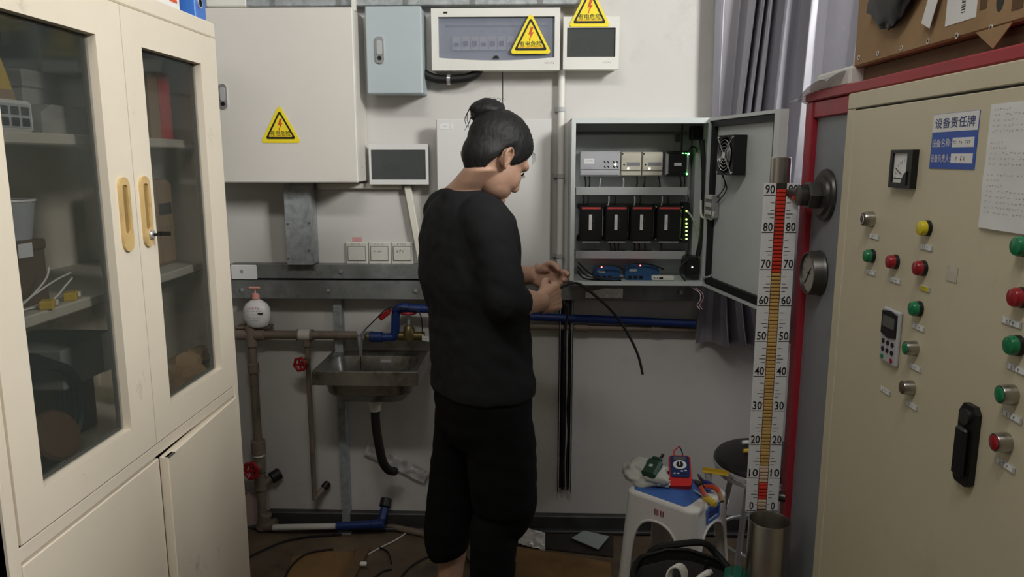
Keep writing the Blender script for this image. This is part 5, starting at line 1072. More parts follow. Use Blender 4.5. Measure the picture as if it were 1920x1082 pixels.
MB(M).lathe([(.024, .050), (.026, .054), (.026, .070), (.018, .074), (0, .074)], (0, 0, 0), n=20).build('neck', 'gauge_steel', t)

# ================================================================== level gauge with the red and yellow flaps
mat('scale_plate', (226, 226, 226), .4, var=.02); mat('flap_red', (212, 62, 46), .4, var=.06); mat('flap_yellow', (205, 166, 98), .4, var=.05); mat('flap_cream', (214, 186, 160), .4, var=.05); mat('flap_groove', (110, 52, 40), .5)
GX, GY = .646, 2.0; SCZ0 = .527; SCZ1 = 1.417
lg = thing('level_gauge', 'tall magnetic level gauge with a ninety to zero scale and red flaps', 'level gauge', (GX, GY + .05, SCZ0 - .2)); W2 = .0455
MB().cyl((GX + .012, GY + .055, .30), (GX + .012, GY + .055, 1.500), .0265, n=28, bev=.002).build('chamber_tube', 'steel_satin', lg)
MB().cyl((GX + .044, GY + .035, SCZ0 + .02), (GX + .044, GY + .035, SCZ1 - .02), .0075, n=12).build('side_tube', 'white_plastic', lg)
MB().box((GX - W2, GY, SCZ0 - .02), (GX - .0135, GY + .006, SCZ1 + .016), .001).build('scale_plate', 'scale_plate', lg); MB().box((GX + .0135, GY, SCZ0 - .02), (GX + W2, GY + .006, SCZ1 + .016), .001).build('scale_plate', 'scale_plate', lg)
MB().box((GX - .0135, GY + .004, SCZ0 - .02), (GX + .0135, GY + .022, SCZ1 + .016), .001).build('flap_channel', 'flap_groove', lg)
MB().box((GX - .0135, GY, SCZ1 + .002), (GX + .0135, GY + .005, SCZ1 + .016)).build('channel_cap', 'gauge_steel', lg)
fl0 = {}
N_F = 89; fh = (SCZ1 + .001 - (SCZ0 - .012)) / N_F
for k in range(N_F):
    z = SCZ0 - .012 + (k + .5) * fh; cm = (z - SCZ0) / (SCZ1 - SCZ0) * 90
    m_ = 'flap_red' if cm > 67.3 or 2.2 < cm < 6.8 else 'flap_cream' if cm < 12 else 'flap_yellow'
    if m_ not in fl0: fl0[m_] = MB().box((GX - .0115, GY - .001, z - fh * .40), (GX + .0115, GY + .005, z + fh * .40), .0012).build('flap', m_, lg)
    else: dup(fl0[m_], lg, (fl0[m_].location.x, fl0[m_].location.y, z)).location = (GX, GY + .002, z)
for s in (-1, 1):
    tk = MB()
    for k in range(0, 91):
        z = SCZ0 + (SCZ1 - SCZ0) * k / 90 - .0155
        if z < SCZ0 - .018: continue
        L_ = .030 if k % 10 == 0 else .017 if k % 5 == 0 else .0105
        if k % 2 == 1 and k % 5: continue
        if k % 10 in (1, 2): L_ = .003
        xa = GX + s * .0155; tk.box((min(xa, xa + s * L_), GY - .0004, z - (.0009 if k % 5 == 0 else .0007)), (max(xa, xa + s * L_), GY, z + (.0009 if k % 5 == 0 else .0007)))
    tk.build('scale_marks', 'print_black', lg)
    for k in range(0, 91, 10):
        z = SCZ0 + (SCZ1 - SCZ0) * k / 90; text('scale_number', str(k), frame_M((GX + s * .0300, GY - .0002, z), (1, 0, 0), (0, 0, 1)), 'print_black', lg, width=.0250 if k else .0115, height=.0235, bold=.012)
# connections to the machine
MB().cyl((GX + .012, GY + .03, 1.408), (GX + .06, 1.915, 1.408), .013, n=14).build('upper_branch', 'gauge_steel', lg); MB().lathe([(0, 0), (.013, 0), (.014, .012), (.010, .018), (0, .018)], (GX + .036, GY - .012, 1.400), (0, -1, .1), 14).build('red_plug', 'flap_red', lg)
MB().cyl((GX + .012, GY + .05, SCZ0 + .012), (MX, GY + .030, SCZ0 + .012), .014, n=14).build('lower_branch', 'gauge_steel', lg)

# ================================================================== on top of the machine
TOPZ = MZT + .024
bz = at(1600, 127, X=.745).z; by1 = at(1600, 127, X=.745).y
t = thing('gap_shade_block', 'dark filler block for the shaded gap under the cardboard box on the machine', 'board', (1.0, 1.3, TOPZ))
MB().box((.765, .62, TOPZ), (1.40, by1 - .01, bz - .001), .003).build('board', 'cardboard_dark', t); MB().box((.775, .70, TOPZ), (.78, .8, bz - .002)).build('edge_strip', 'gap_black', t)  # made-up filler; its dark colour stands for the shade under the box
t = thing('cardboard_box', 'worn brown cardboard box lying on top of the machine', 'box', (1.0, 1.25, bz)); bt = 1.885; xb0 = .745; yn = .62
MB().box((xb0, yn, bz), (1.35, by1, bt), .004).build('carton', 'cardboard', t)
# torn lower flap
fp = [at(1835, 77, X=xb0), at(1920, 62, X=xb0)]; 
MB().prism([(-.0, 0), (.10, .0), (.055, -.034)], .002, frame_M((xb0 - .002, at(1832, 76, X=xb0).y, bz), (0, -1, 0), (0, 0, 1))).build('torn_flap', 'cardboard', t)
for (px, py) in ((1611, 108), (1647, 100), (1691, 90), (1741, 77), (1795, 67), (1859, 52)):
    p = at(px, py, X=xb0); MB().lathe([(.003, 0), (.0055, 0), (.0055, .0015), (.003, .0015)], (xb0, p.y, p.z), (-1, 0, 0), 12).build('staple', 'chrome', t)
def card(nm, px0, py0, px1, py1, m, par, X, rz=0):
    a, b = at(px0, py0, X=X), at(px1, py1, X=X); c = (a + b) / 2
    return MB(frame_M(c, (0, -1, 0), (0, 0, 1)) @ Matrix.Rotation(R(rz), 4, 'Z')).box((-abs(a.y - b.y) / 2, -abs(a.z - b.z) / 2, 0), (abs(a.y - b.y) / 2, abs(a.z - b.z) / 2, .0008)).build(nm, m, par)
l_ = card('shipping_label', 1781, -40, 1830, 32, 'paper', t, xb0); p = at(1808, 8, X=xb0)
for k in range(7): MB(frame_M((xb0 - .0008, p.y, p.z), (0, -1, 0), (0, 0, 1))).box((-.006, -.014 + k * .0042, 0), (.006, -.0125 + k * .0042 + .0008 * (k % 3), .0003)).build('barcode_bar', 'print_black', l_)
card('stamp_print', 1840, -8, 1850, 15, 'cardboard_dark', t, xb0); card('stamp_print', 1900, -8, 1918, 14, 'cardboard_dark', t, xb0)
p = at(1876, 0, X=xb0); MB(frame_M((xb0, p.y, p.z), (0, -1, 0), (0, 0, 1))).prism([(.010 * math.cos(a), .018 * math.sin(a)) for a in [2 * math.pi * i / 16 for i in range(16)]], .0006).build('round_print', 'print_black', t)
p = at(1742, 20, X=xb0 - .012); tag(MB(frame_M((xb0 - .010, p.y, p.z), (0, -1, -.45), (0, -.45, 1))).box((-.018, -.028, 0), (.018, .05, .0012), .0003).build('price_tag', 'paper'), 'white card tag hanging in front of the cardboard box', 'tag')
mat('black_bag', (12, 12, 13), .5, var=.2, bump=.5, bscale=25)
bgp = at(1660, 5, X=xb0 - .03)
bag_ = thing('black_bag', 'black plastic bag slumped over the front of the cardboard box', 'bag', (xb0 - .02, bgp.y, bt))
def bag_fn(u, v):
    a = 2 * math.pi * u; k = [.02, .07, .105, .115, .10, .075, .0][min(6, int(v * 6.001))]; return None
mb = MB().ell((0, 0, 0), (1, 1, 1), nu=28, nv=18)
vs = []
for v in mb.v:
    n_ = 1 + .18 * mnoise.noise(v * 2.2) + .10 * mnoise.noise(v * 5)
    zz = v.z; yy = v.y * (1 - .25 * max(0, -zz)) + .25 * max(0, -zz); vs.append(Vector((xb0 - .016 + .014 * v.x * n_, bgp.y - .012 + .115 * yy * n_, bgp.z + .035 + .085 * zz * n_)))
mb.v = vs; mb.build('bag_body', 'black_bag', bag_, ang=60)
MB().sheet(lambda u, v: (xb0 - .016 + .14 * v, bgp.y - .08 + .16 * u + .01 * math.sin(v * 7), bgp.z + .09 + (bt + .012 - bgp.z - .09) * min(1, v * 3) + .006 * mnoise.noise(Vector((u * 5, v * 5, 0)))), 12, 12, .004).build('bag_top', 'black_bag', bag_)
# white foam piece and plastic film at the far end of the machine top
mat('foam_white', (214, 212, 206), .6, var=.03); glass('film', (205, 205, 205), .15, .55)
a = at(1530, 158, X=.735); b_ = at(1594, 127, X=.735)
t = thing('foam_block', 'white foam block on the far corner of the machine top', 'foam', (.76, (a.y + b_.y) / 2, TOPZ))
MB().box((.735, b_.y, TOPZ + .0005), (.80, a.y, TOPZ + .046), .006).build('block', 'foam_white', t); MB().box((.742, a.y + .001, TOPZ + .002), (.79, a.y + .06, TOPZ + .030), .005).build('small_block', 'foam_white', t)
pA = at(1460, 190, X=.70); tag(MB().sheet(lambda u, v: (.690 + .06 * v + .006 * math.sin(u * 9), 1.86 + .27 * u, TOPZ + .012 - .036 * u * u + .010 * math.sin(u * 7 + v * 3) + .022 * v * (1 - u)), 20, 8, .0008).build('plastic_film', 'film'), 'crumpled clear plastic film hanging off the machine corner', 'film')

# ================================================================== plastic stool with the tools
mat('stool_white', (214, 210, 204), .35, var=.03, dirt=(150, 140, 126), damt=.35, dscale=6, dthr=.58); mat('stool_blue', (66, 104, 172), .45, var=.08, dirt=(40, 60, 110), damt=.4, dscale=8)
stx, sty = .463, 2.291; SH = .440
t = thing('plastic_stool', 'white plastic stool with a blue seat, tools lying on it', 'stool', (stx, sty, 0)); ST = t
SM = Matrix.Translation((stx, sty, 0)) @ Matrix.Rotation(R(-40.8), 4, 'Z')
AX, AY = .127, .112
def stool_pt(k, d, h, off=0.0):
    """point on the stool skin: quadrant k, distance d in 0..1 from mid-side over the corner to the next mid-side"""
    sp = 1 + .20 * (SH - h) / SH; a, b = AX * sp - off, AY * sp - off
    if k % 2: a, b = b, a
    r = .034; L1 = b - r; L2 = a - r; q = math.pi * r / 2; tot = L1 + L2 + q; x = d * tot
    if x <= L1: p = (a, x)
    elif x <= L1 + q: an = (x - L1) / r; p = (a - r + r * math.cos(an), b - r + r * math.sin(an))
    else: p = (a - r - (x - L1 - q), b)
    an = k * math.pi / 2; c, s = round(math.cos(an)), round(math.sin(an)); return Vector((p[0] * c - p[1] * s, p[0] * s + p[1] * c, h))
APEX = .368
def arch_w(v): return .365 * max(0.0, 1 - v ** 8) ** (1 / 2.2)
mb = MB(SM)
for k in range(4):
    def leg(u, v, k=k):
        h = APEX * v; w = arch_w(v); return stool_pt(k, w + u * (1 - 2 * w), h)
    mb.sheet(leg, 20, 26, .005)
    mb.sheet(lambda u, v, k=k: stool_pt(k, u, APEX + (SH - .012 - APEX) * v), 20, 5, .005)
    mb.sheet(lambda u, v, k=k: stool_pt(k, u, SH - .012 + .012 * math.sin(v * math.pi / 2), .014 * (1 - math.cos(v * math.pi / 2))), 20, 5, .004)
mb.build('frame', 'stool_white', t, recalc=False, ang=50)
rim = [stool_pt(k, u / 12, SH, .0135) for k in range(4) for u in range(12)]
MB(SM).prism([(p.x, p.y) for p in rim], .004, Matrix.Translation((0, 0, SH - .005))).build('seat_top', 'stool_white', t)
bl = rrect(-.108, -.098, .088, .098, .02); MB(SM).prism(bl, .002, Matrix.Translation((0, 0, SH - .0005))).build('seat_panel', 'stool_blue', t)
# blue hand grip let into the right face, and the arch lips
fx_ = stool_pt(0, 0, .405).x
MB(SM).ring(rrect(-.042, .375, .042, .425, .006), rrect(-.033, .384, .033, .416, .004), .006, Matrix(((0, 0, 1, fx_ - .002), (1, 0, 0, 0), (0, 1, 0, 0), (0, 0, 0, 1)))).build('hand_grip', 'stool_blue', t)
MB(SM).box((fx_ - .003, -.033, .384), (fx_ + .001, .033, .416)).build('grip_recess', 'print_navy', t)
for k in range(4):
    pts = []
    AV = [0, .1, .2, .3, .4, .5, .6, .7, .78, .84, .88, .91, .94, .96, .975, .985, .993, .998, 1]
    for (vv, side) in [(v, 0) for v in AV] + [(v, 1) for v in AV[-2::-1]]:
        v = min(vv, 1); w = arch_w(v)
        pts.append(stool_pt(k, w, APEX * v) if side == 0 else stool_pt((k + 3) % 4, 1 - w, APEX * v))
    MB(SM).tube(pts, .0045, 8, 1).build('arch_lip', 'stool_white', t)
sy_ = -stool_pt(1, 0, .395).x if False else stool_pt(3, 0, .395).y
for k, (c0, c1) in enumerate(((-.012, .004), (.008, .022))): 
    M_ = SM @ Matrix(((1, 0, 0, 0), (0, 0, -1, sy_ + .001), (0, 1, 0, 0), (0, 0, 0, 1)))
    q = MB(M_).box((c0, .388, .0), (c1, .410, .0016)).build('price_sticker', 'pink_mark', t)
    for j in range(3): MB(M_).box((c0 + .002 + j * .005, .390, .0016), (c0 + .004 + j * .005, .408, .0020)).build('barcode_bar', 'print_black', q)
# --- things on the stool
SZt = SH + .0018
mat('clear_bag', (190, 190, 178), .4, var=.10, scale=20, alpha=.9, bump=.7, bscale=40); mat('tool_green', (26, 58, 40), .45, var=.15); mat('meter_blue', (24, 44, 92), .4, var=.08); mat('meter_red', (196, 40, 34), .4, var=.08); mat('orange_grip', (190, 74, 44), .4, var=.12)
L2 = lambda px, py, dz=0: (lambda p: Vector((p.x, p.y, SZt + dz)))(at(px, py, Z=SZt + dz))
c = L2(1208, 905)
t = thing('plastic_bag', 'crumpled cloudy plastic bag on the left of the stool', 'bag', c)
mb = MB().ell((0, 0, 0), (1, 1, 1), nu=40, nv=22); vs = []
for v in mb.v:
    k = 1 + .28 * mnoise.noise(v * 1.6 + Vector((4, 1, 0))) + .16 * mnoise.noise(v * 4.2) + .07 * mnoise.noise(v * 9)
    q = SM.to_3x3() @ Vector((.082 * v.x * k, .062 * v.y * k, 0)); vs.append(Vector((c.x + q.x + .012, c.y + q.y + .025, max(SZt + .0005, SZt + .022 + .042 * v.z * k))))
mb.v = vs; mb.build('bag_body', 'clear_bag', t, ang=75); crumple((c.x + .055, c.y - .028, SZt + .012), (.035, .020, .012), 2.2, 'clear_bag', 'bag_tail', t)
c = L2(1222, 893, .028)
t = thing('green_pouch', 'dark green tool pouch lying on the plastic bag', 'pouch', c)
M_ = Matrix.Translation(c + Vector((0, .0, .028))) @ Matrix.Rotation(R(-35), 4, 'Z') @ Matrix.Rotation(R(28), 4, 'X')
MB(M_).box((-.026, -.036, -.012), (.026, .036, .012), .008).build('body', 'tool_green', t); MB(M_).box((-.018, .034, -.008), (.018, .048, .008), .005).build('nozzle', 'tool_green', t); MB(M_).cyl((.010, .046, .0), (.014, .062, .006), .005, n=8).build('tip', 'black_plastic', t); MB(M_).box((-.008, -.004, .012), (.004, .006, .0128)).build('label', 'grey_plastic', t)
# multimeter leaning on the bag
c = L2(1281, 921)
t = thing('multimeter', 'red and blue digital multimeter leaning on the plastic bag', 'multimeter', c)
M_ = Matrix.Translation((c.x - .006, c.y + .012, SZt + .008)) @ Matrix.Rotation(R(-14), 4, 'Z') @ Matrix.Rotation(R(27), 4, 'X') @ Matrix.Rotation(R(6), 4, 'Z')
hw = .036; LM_ = .128
MB(M_).prism(rrect(-hw, 0, hw, LM_, .014), .026, Matrix.Translation((0, 0, -.020))).build('holster', 'meter_red', t)
MB(M_).prism(rrect(-hw + .005, .034, hw - .005, LM_ - .006, .008), .004, Matrix.Translation((0, 0, .0055))).build('face', 'meter_blue', t)
MB(M_).prism([(.022 * math.cos(a), .084 + .018 * math.sin(a)) for a in [2 * math.pi * i / 24 for i in range(24)]], .002, Matrix.Translation((0, 0, .0094))).build('dial_ring', 'paper', t)
MB(M_).lathe([(0, 0), (.012, 0), (.010, .006), (0, .007)], (0, .084, .0112), n=20).build('dial_knob', 'black_plastic', t); MB(M_).box((-.0015, .074, .0178), (.0015, .095, .0188)).build('dial_pointer', 'paper', t)
for (x_, y_) in ((-.018, .048), (-.006, .048), (.006, .048), (.018, .048), (.006, .058), (.018, .060)): MB(M_).box((x_ - .0038, y_ - .0024, .0095), (x_ + .0038, y_ + .0024, .0110), .001).build('button', 'white_plastic' if y_ > .05 or x_ < 0 else 'black_plastic', t)
MB(M_).box((-.020, .104, .0093), (.020, .118, .0103)).build('display', 'joint_dark', t)
for s in (-1, 1): MB(M_).tube([(s * .012, LM_ - .004, .0), (s * .014 - .004, LM_ + .015, .004), (s * .004, LM_ + .032, .008), (.002, LM_ + .036, .010)], .0022, 6).build('test_lead', 'meter_red' if s < 0 else 'rubber_black', t)
# pliers / wire stripper with orange grips
c = L2(1318, 925)
t = thing('wire_stripper', 'wire stripping pliers with orange and black grips at the stool edge', 'pliers', c)
M_ = Matrix.Translation((c.x, c.y, SZt + .016)) @ Matrix.Rotation(R(200), 4, 'Z')
for s in (-1, 1):
    MB(M_).tube([(s * .004, -.004, .004), (s * .020, .020, .012), (s * .026, .045, .008), (s * .022 + .004, .072, -.008)], [.006, .008, .008, .006], 8).build('grip', 'orange_grip', t); MB(M_).tube([(s * .024, .055, .004), (s * .022 + .004, .080, -.010)], [.0085, .007], 8).build('grip_end', 'tan_board', t)
    MB(M_).prism([(0, 0), (s * .010, -.006), (s * .010, -.030), (s * .003, -.048), (0, -.048)], .008, Matrix.Translation((0, 0, .002))).build('jaw', 'gauge_steel', t)
MB(M_).cyl((0, -.006, .0), (0, -.006, .014), .010, n=16, bev=.002).build('pivot', 'black_plastic', t)
c = L2(1340, 912); t = thing('blue_pliers', 'dark blue plier handle lying behind the wire stripper', 'pliers', c)
a = L2(1320, 903, .012); b_ = L2(1345, 918, .010); MB().tube([a, (a + b_) / 2 + Vector((0, 0, .004)), b_], [.006, .008, .007], 8).build('grip', 'print_navy', t); MB().tube([L2(1309, 890, .014), L2(1314, 898, .014), a], [.003, .006, .006], 8).build('jaw', 'gauge_steel', t)
c = L2(1334, 938); t = thing('screwdriver', 'short screwdriver with a yellow handle at the stool edge', 'screwdriver', c)
a = L2(1321, 932, .013); b_ = L2(1342, 946, .012); MB().cyl(a, b_, .0105, n=10, bev=.003).build('handle', 'yellow_plastic', t); MB().cyl(a + (a - b_).normalized() * .05, a, .003, n=8).build('shaft', 'chrome', t)
c = L2(1340, 900); t = thing('yellow_strip', 'yellow plastic angle strip lying at the back of the stool', 'strip', c)
a = at(1317, 899, 2.36); b_ = at(1366, 899, 2.33); a.z = b_.z = SZt + .03; MB().bar(a, b_, .016, .002).build('flat', 'yellow_plastic', t); MB().bar(a + Vector((0, .007, .006)), b_ + Vector((0, .007, .006)), .002, .012).build('edge', 'yellow_plastic', t); MB().box(((a.x + b_.x) / 2 - .03, a.y - .012, SZt), ((a.x + b_.x) / 2 - .01, a.y + .01, SZt + .0285), .002).build('clip_block', 'grey_plastic', t)

# ================================================================== round black stool behind the level gauge
mat('vinyl_black', (34, 33, 32), .38, var=.12, bump=.08, bscale=80)
rx, ry, rz = .795, 2.43, .505; RR = .178
t = thing('round_stool', 'round black vinyl stool with a chrome rim behind the level gauge', 'stool', (rx, ry, 0))
MB().lathe([(0, -.02), (RR * .97, -.02), (RR, -.012), (RR, .002), (RR * .96, .012), (RR * .8, .018), (0, .020)], (rx, ry, rz - .02), n=48).build('seat', 'vinyl_black', t)
MB().lathe([(RR * .97, -.022), (RR * 1.01, -.022), (RR * 1.015, -.010), (RR * 1.0, -.006), (RR * .97, -.006)], (rx, ry, rz - .02), n=48).build('rim', 'chrome', t); MB().lathe([(RR * .94, -.044), (RR * .97, -.044), (RR * .975, -.034), (RR * .96, -.030), (RR * .94, -.032)], (rx, ry, rz - .02), n=48).build('rim', 'chrome', t)
for k in range(4):
    a = R(45 + 90 * k); MB().tube([(rx + .12 * math.cos(a), ry + .12 * math.sin(a), rz - .05), (rx + .155 * math.cos(a), ry + .155 * math.sin(a), .25), (rx + .185 * math.cos(a), ry + .185 * math.sin(a), .008)], .010, 10).build('leg', 'chrome', t)
MB().tube([(rx + .158 * math.cos(2 * math.pi * i / 28), ry + .158 * math.sin(2 * math.pi * i / 28), .20) for i in range(29)], .007, 8, 1).build('foot_ring', 'chrome', t)
for (px, py, m_, lab) in ((1398, 830, 'white_plastic', 'white screwdriver bit lying on the round stool'), (1400, 846, 'yellow_plastic', 'yellow tool handle lying on the round stool')):
    p = at(px, py, Z=rz + .008); q = thing('hand_tool', lab, 'tool', p); MB().cyl((p.x - .012, p.y, rz + .008), (p.x + .045, p.y + .008, rz + .008), .0075, n=12, bev=.002).build('handle', m_, q); MB().cyl((p.x + .044, p.y + .008, rz + .008), (p.x + .085, p.y + .014, rz + .008), .003, n=8).build('shaft', 'chrome', q)

# ================================================================== steel pipe and tool bag in front
p = at(1443, 975, 1.86); pr_ = .0535
t = thing('steel_pipe', 'upright open stainless steel pipe in front of the level gauge', 'pipe', (p.x, 1.86, 0))
MB().lathe([(pr_ - .003, .001), (pr_, .001), (pr_, p.z), (pr_ - .0005, p.z + .0012), (pr_ - .0025, p.z + .0012), (pr_ - .003, p.z), (pr_ - .003, .001)], (p.x, 1.86, 0), n=48).build('tube', 'steel_satin', t)
MB().lathe([(0, .004), (pr_ - .003, .004), (pr_ - .003, .008), (0, .008)], (p.x, 1.86, 0), n=32).build('bottom_plate', 'gauge_steel', t)
mat('bag_black', (16, 16, 17), .7, var=.15, bump=.2, bscale=120); mat('bag_grey', (62, 61, 62), .75, var=.12, bump=.2, bscale=150)
bx0, bx1, by0, by1 = .272, .560, 1.80, 1.985
t = thing('tool_bag', 'open black canvas tool bag with a grey lining in front of the stool', 'bag', ((bx0 + bx1) / 2, (by0 + by1) / 2, 0))
def bag_pt(u, z, off=0.0):
    P_ = rrect(bx0 + off, by0 + off, bx1 - off, by1 - off, .045, 6); P_ = [Vector((a, b, 0)) for a, b in P_]; n = len(P_); s = (u % 1) * n; i = int(s) % n; q = P_[i].lerp(P_[(i + 1) % n], s - int(s))
    fr = (q.y - by0) / (by1 - by0); H = .30 + .085 * fr + .02 * math.sin(q.x * 19) * fr
    return Vector((q.x + .006 * math.sin(z * 6 + u * 20), q.y, H * z))
MB().sheet(lambda u, v: bag_pt(u, v * .999 + .003), 84, 10, .003).build('wall', 'bag_black', t); MB().sheet(lambda u, v: bag_pt(u, .35 + .57 * v, .006), 84, 6, .002).build('lining', 'bag_grey', t)
MB().prism([(bag_pt(k / 40, .1, .004).x, bag_pt(k / 40, .1, .004).y) for k in range(40)], .004, Matrix.Translation((0, 0, .10))).build('bottom', 'bag_grey', t)
rm = MB(); rm.sheet(lambda u, v: bag_pt(u, .90 + .115 * v, -.004 + .010 * (v > .99)), 84, 3, .006); rm.build('rim_band', 'bag_black', t)
hp = [Vector((bx0 + .04, by1 + .004, .33)), Vector((bx0 + .07, by1 + .006, .392)), Vector((bx0 + .13, by1 + .006, .408)), Vector((bx0 + .21, by1 + .006, .415)), Vector((bx1 - .04, by1 + .004, .385)), Vector((bx1 - .005, by1 - .03, .350))]
hb = MB(); hb.tube(hp, .010, 8); hb.build('carry_strap', 'bag_black', t)
MB().box((bx1 - .075, by1 - .012, .20), (bx1 - .063, by1 - .006, .37), .002).build('seam_strap', 'bag_black', t)
# contents
cb = .405; tz = .345
MB().prism([(bag_pt(k / 40, .9, .012).x, bag_pt(k / 40, .9, .012).y) for k in range(40)], .02, Matrix.Translation((0, 0, .265))).build('inner_tray', 'bag_grey', t)
for k in range(5): 
    o = MB().tube([(cb - .012 + .022 * math.cos(a) + .004 * k, by0 + .128 + .004 * k, .342 + .034 * math.sin(a)) for a in [2 * math.pi * i / 20 for i in range(21)]], .0032, 6, 1)
    if k == 0: cc = thing('cable_bundle', 'coiled white cable lying in the tool bag', 'cable', (cb, by0 + .13, .25))
    o.build('cable_loop', 'white_plastic', cc)
q = thing('white_plug', 'white tool handle sticking up in the tool bag', 'tool', (cb + .06, by0 + .12, .25)); MB().tube([(cb + .022, by0 + .11, .318), (cb + .055, by0 + .125, .345), (cb + .085, by0 + .13, .360)], [.004, .007, .010], 8).build('handle', 'white_plastic', q); MB().cyl((cb + .085, by0 + .13, .360), (cb + .092, by0 + .131, .363), .008, n=10).build('end_cap', 'grey_plastic', q)
mat('green_shiny', (24, 92, 72), .3, var=.15)
q = thing('green_pouch', 'shiny green tool case lying at the right end of the tool bag', 'case', (bx1 - .01, by0 + .1, .25)); M_ = Matrix.Translation((bx1 - .012, by0 + .075, .372)) @ Matrix.Rotation(R(-18), 4, 'Z') @ Matrix.Rotation(R(14), 4, 'Y'); MB(M_).box((-.034, -.035, -.020), (.034, .035, .020), .012).build('body', 'green_shiny', q); MB(M_).box((-.012, -.036, .016), (.012, .036, .026), .006).build('ridge', 'green_shiny', q); MB(M_).cyl((.034, 0, 0), (.06, .0, -.006), .012, n=12, bev=.003).build('nose', 'green_shiny', q)

# ================================================================== scraps and cables on the floor
mat('floor_dark', (44, 38, 32), .8, var=.3, scale=7); mat('ply', (122, 92, 54), .7, var=.2, scale=8, dirt=(70, 52, 32), damt=.5); mat('sheet_pale', (150, 156, 154), .45, var=.04)
FZ = lambda px, py, z=0.0: at(px, py, Z=z)
def floor_poly(name, lab, cat, pxs, m, z0=.0005, th=.003, wav=0.0):
    P_ = [FZ(x, y, z0) for x, y in pxs]; return tag(MB().prism([(p.x, p.y) for p in P_], th, Matrix.Translation((0, 0, z0))).build(name, m), lab, cat)
floor_poly('cardboard_sheet', 'flattened brown cardboard sheet on the floor right of the worker', 'cardboard', [(905, 1024), (970, 1026), (1145, 1056), (1150, 1140), (905, 1150)], 'ply')
floor_poly('cardboard_sheet', 'flattened orange brown cardboard sheet on the floor below the sink', 'cardboard', [(548, 1046), (600, 1034), (665, 1036), (640, 1110), (530, 1110)], 'ply', .0005, .003)
floor_poly('floor_board', 'dark board lying along the foot of the wall right of the worker', 'board', [(965, 990), (1150, 996), (1150, 1046), (968, 1024)], 'floor_dark', .0005, .006)
p = [FZ(1072, 1009, .02), FZ(1095, 995, .02), FZ(1142, 1006, .02), FZ(1122, 1030, .02)]
t = thing('tile_scrap', 'pale grey square sheet lying on the floor near the stool', 'sheet', p[0].lerp(p[2], .5)); MB().prism([(q.x, q.y) for q in p], .003, Matrix.Translation((0, 0, .018))).build('sheet', 'sheet_pale', t); c = (p[0] + p[2]) / 2; MB().prism([(q.x * .9 + c.x * .1, q.y * .9 + c.y * .1) for q in p], .010, Matrix.Translation((0, 0, .0075))).build('backing', 'floor_dark', t)
a = at(972, 986, 2.735); b_ = at(1022, 1004, 2.70); a.z = .045; b_.z = .037; 
tag(MB().sheet(lambda u, v: (a + (b_ - a) * u) * 1.0 + Vector((0, .004 * mnoise.noise(Vector((u * 8, v * 6, 0))), -.034 + .058 * v + .006 * mnoise.noise(Vector((u * 6, v * 6, 5))))) + Vector((0, -.030 * (1 - v), 0)), 16, 8, .001).build('foil_scrap', 'foil'), 'crumpled silver foil scrap by the worker\'s leg', 'foil')
for i, (pl, lab, r_, m_) in enumerate((
        ([(440, 1062), (480, 1040), (530, 1018), (580, 1008), (640, 1004)], 'black cable arching from the cabinet foot to the wall', .004, 'rubber_black'),
        ([(528, 1100), (545, 1065), (572, 1042), (605, 1034), (625, 1032)], 'black cable curling over the orange brown cardboard', .004, 'rubber_black'),
        ([(712, 1028), (728, 1038), (734, 1058)], 'short black cable arc in the middle of the floor', .0035, 'rubber_black'),
        ([(745, 1095), (768, 1066), (800, 1047), (830, 1040)], 'black cable running toward the worker\'s feet', .0035, 'rubber_black'),
        ([(690, 1095), (715, 1075), (735, 1069)], 'short black cable end near the bottom edge', .0035, 'rubber_black'),
        ([(686, 1043), (715, 1027), (745, 1012), (770, 994)], 'thin pale wire lying across the floor', .0028, 'pipe_white'),
        ([(868, 1030), (876, 1050), (886, 1062)], 'black cable between the worker\'s legs', .004, 'rubber_black'))):
    wire('floor_cable', lab, [FZ(x, y, r_) + Vector((0, 0, r_)) for x, y in pl], r_, m_, 'cables on the floor', cat='cable')
t = thing('wood_offcut', 'brown wooden offcut lying on the floor below the sink', 'wood', FZ(660, 1065)); a = FZ(645, 1100, .012); b_ = FZ(683, 1030, .012); MB().bar(a, b_, .045, .018).build('offcut', 'cardboard_dark', t); c = FZ(681, 1056, .03); MB().box((c.x - .012, c.y - .008, .0215), (c.x + .012, c.y + .008, .034), .003, ).build('white_clip', 'white_plastic', t)
t = thing('pipe_offcut', 'grey plastic pipe offcut on the floor beside the worker', 'pipe', FZ(760, 990)); a = FZ(725, 986, .014); b_ = FZ(805, 1003, .014); MB().cyl(a, b_, .013, n=14).build('tube', 'pipe_brown', t); MB().cyl(b_ - (b_ - a).normalized() * .02, b_, .016, n=14).build('collar', 'pipe_brown', t)
# pale board leaning in the left corner
a = at(466, 1000, 2.72); t = thing('leaning_board', 'pale pinkish board leaning low behind the upright pipe', 'board', (a.x - .05, 2.74, 0))
mat('board_pale', (170, 150, 142), .6, var=.06)
MB().prism([(-1.25, 2.76), (-1.085, 2.835), (-1.09, 2.845), (-1.25, 2.78)], .16).build('board', 'board_pale', t); MB().box((-1.20, 2.785, .16), (-1.16, 2.795, .166)).build('edge', 'joint_dark', t)

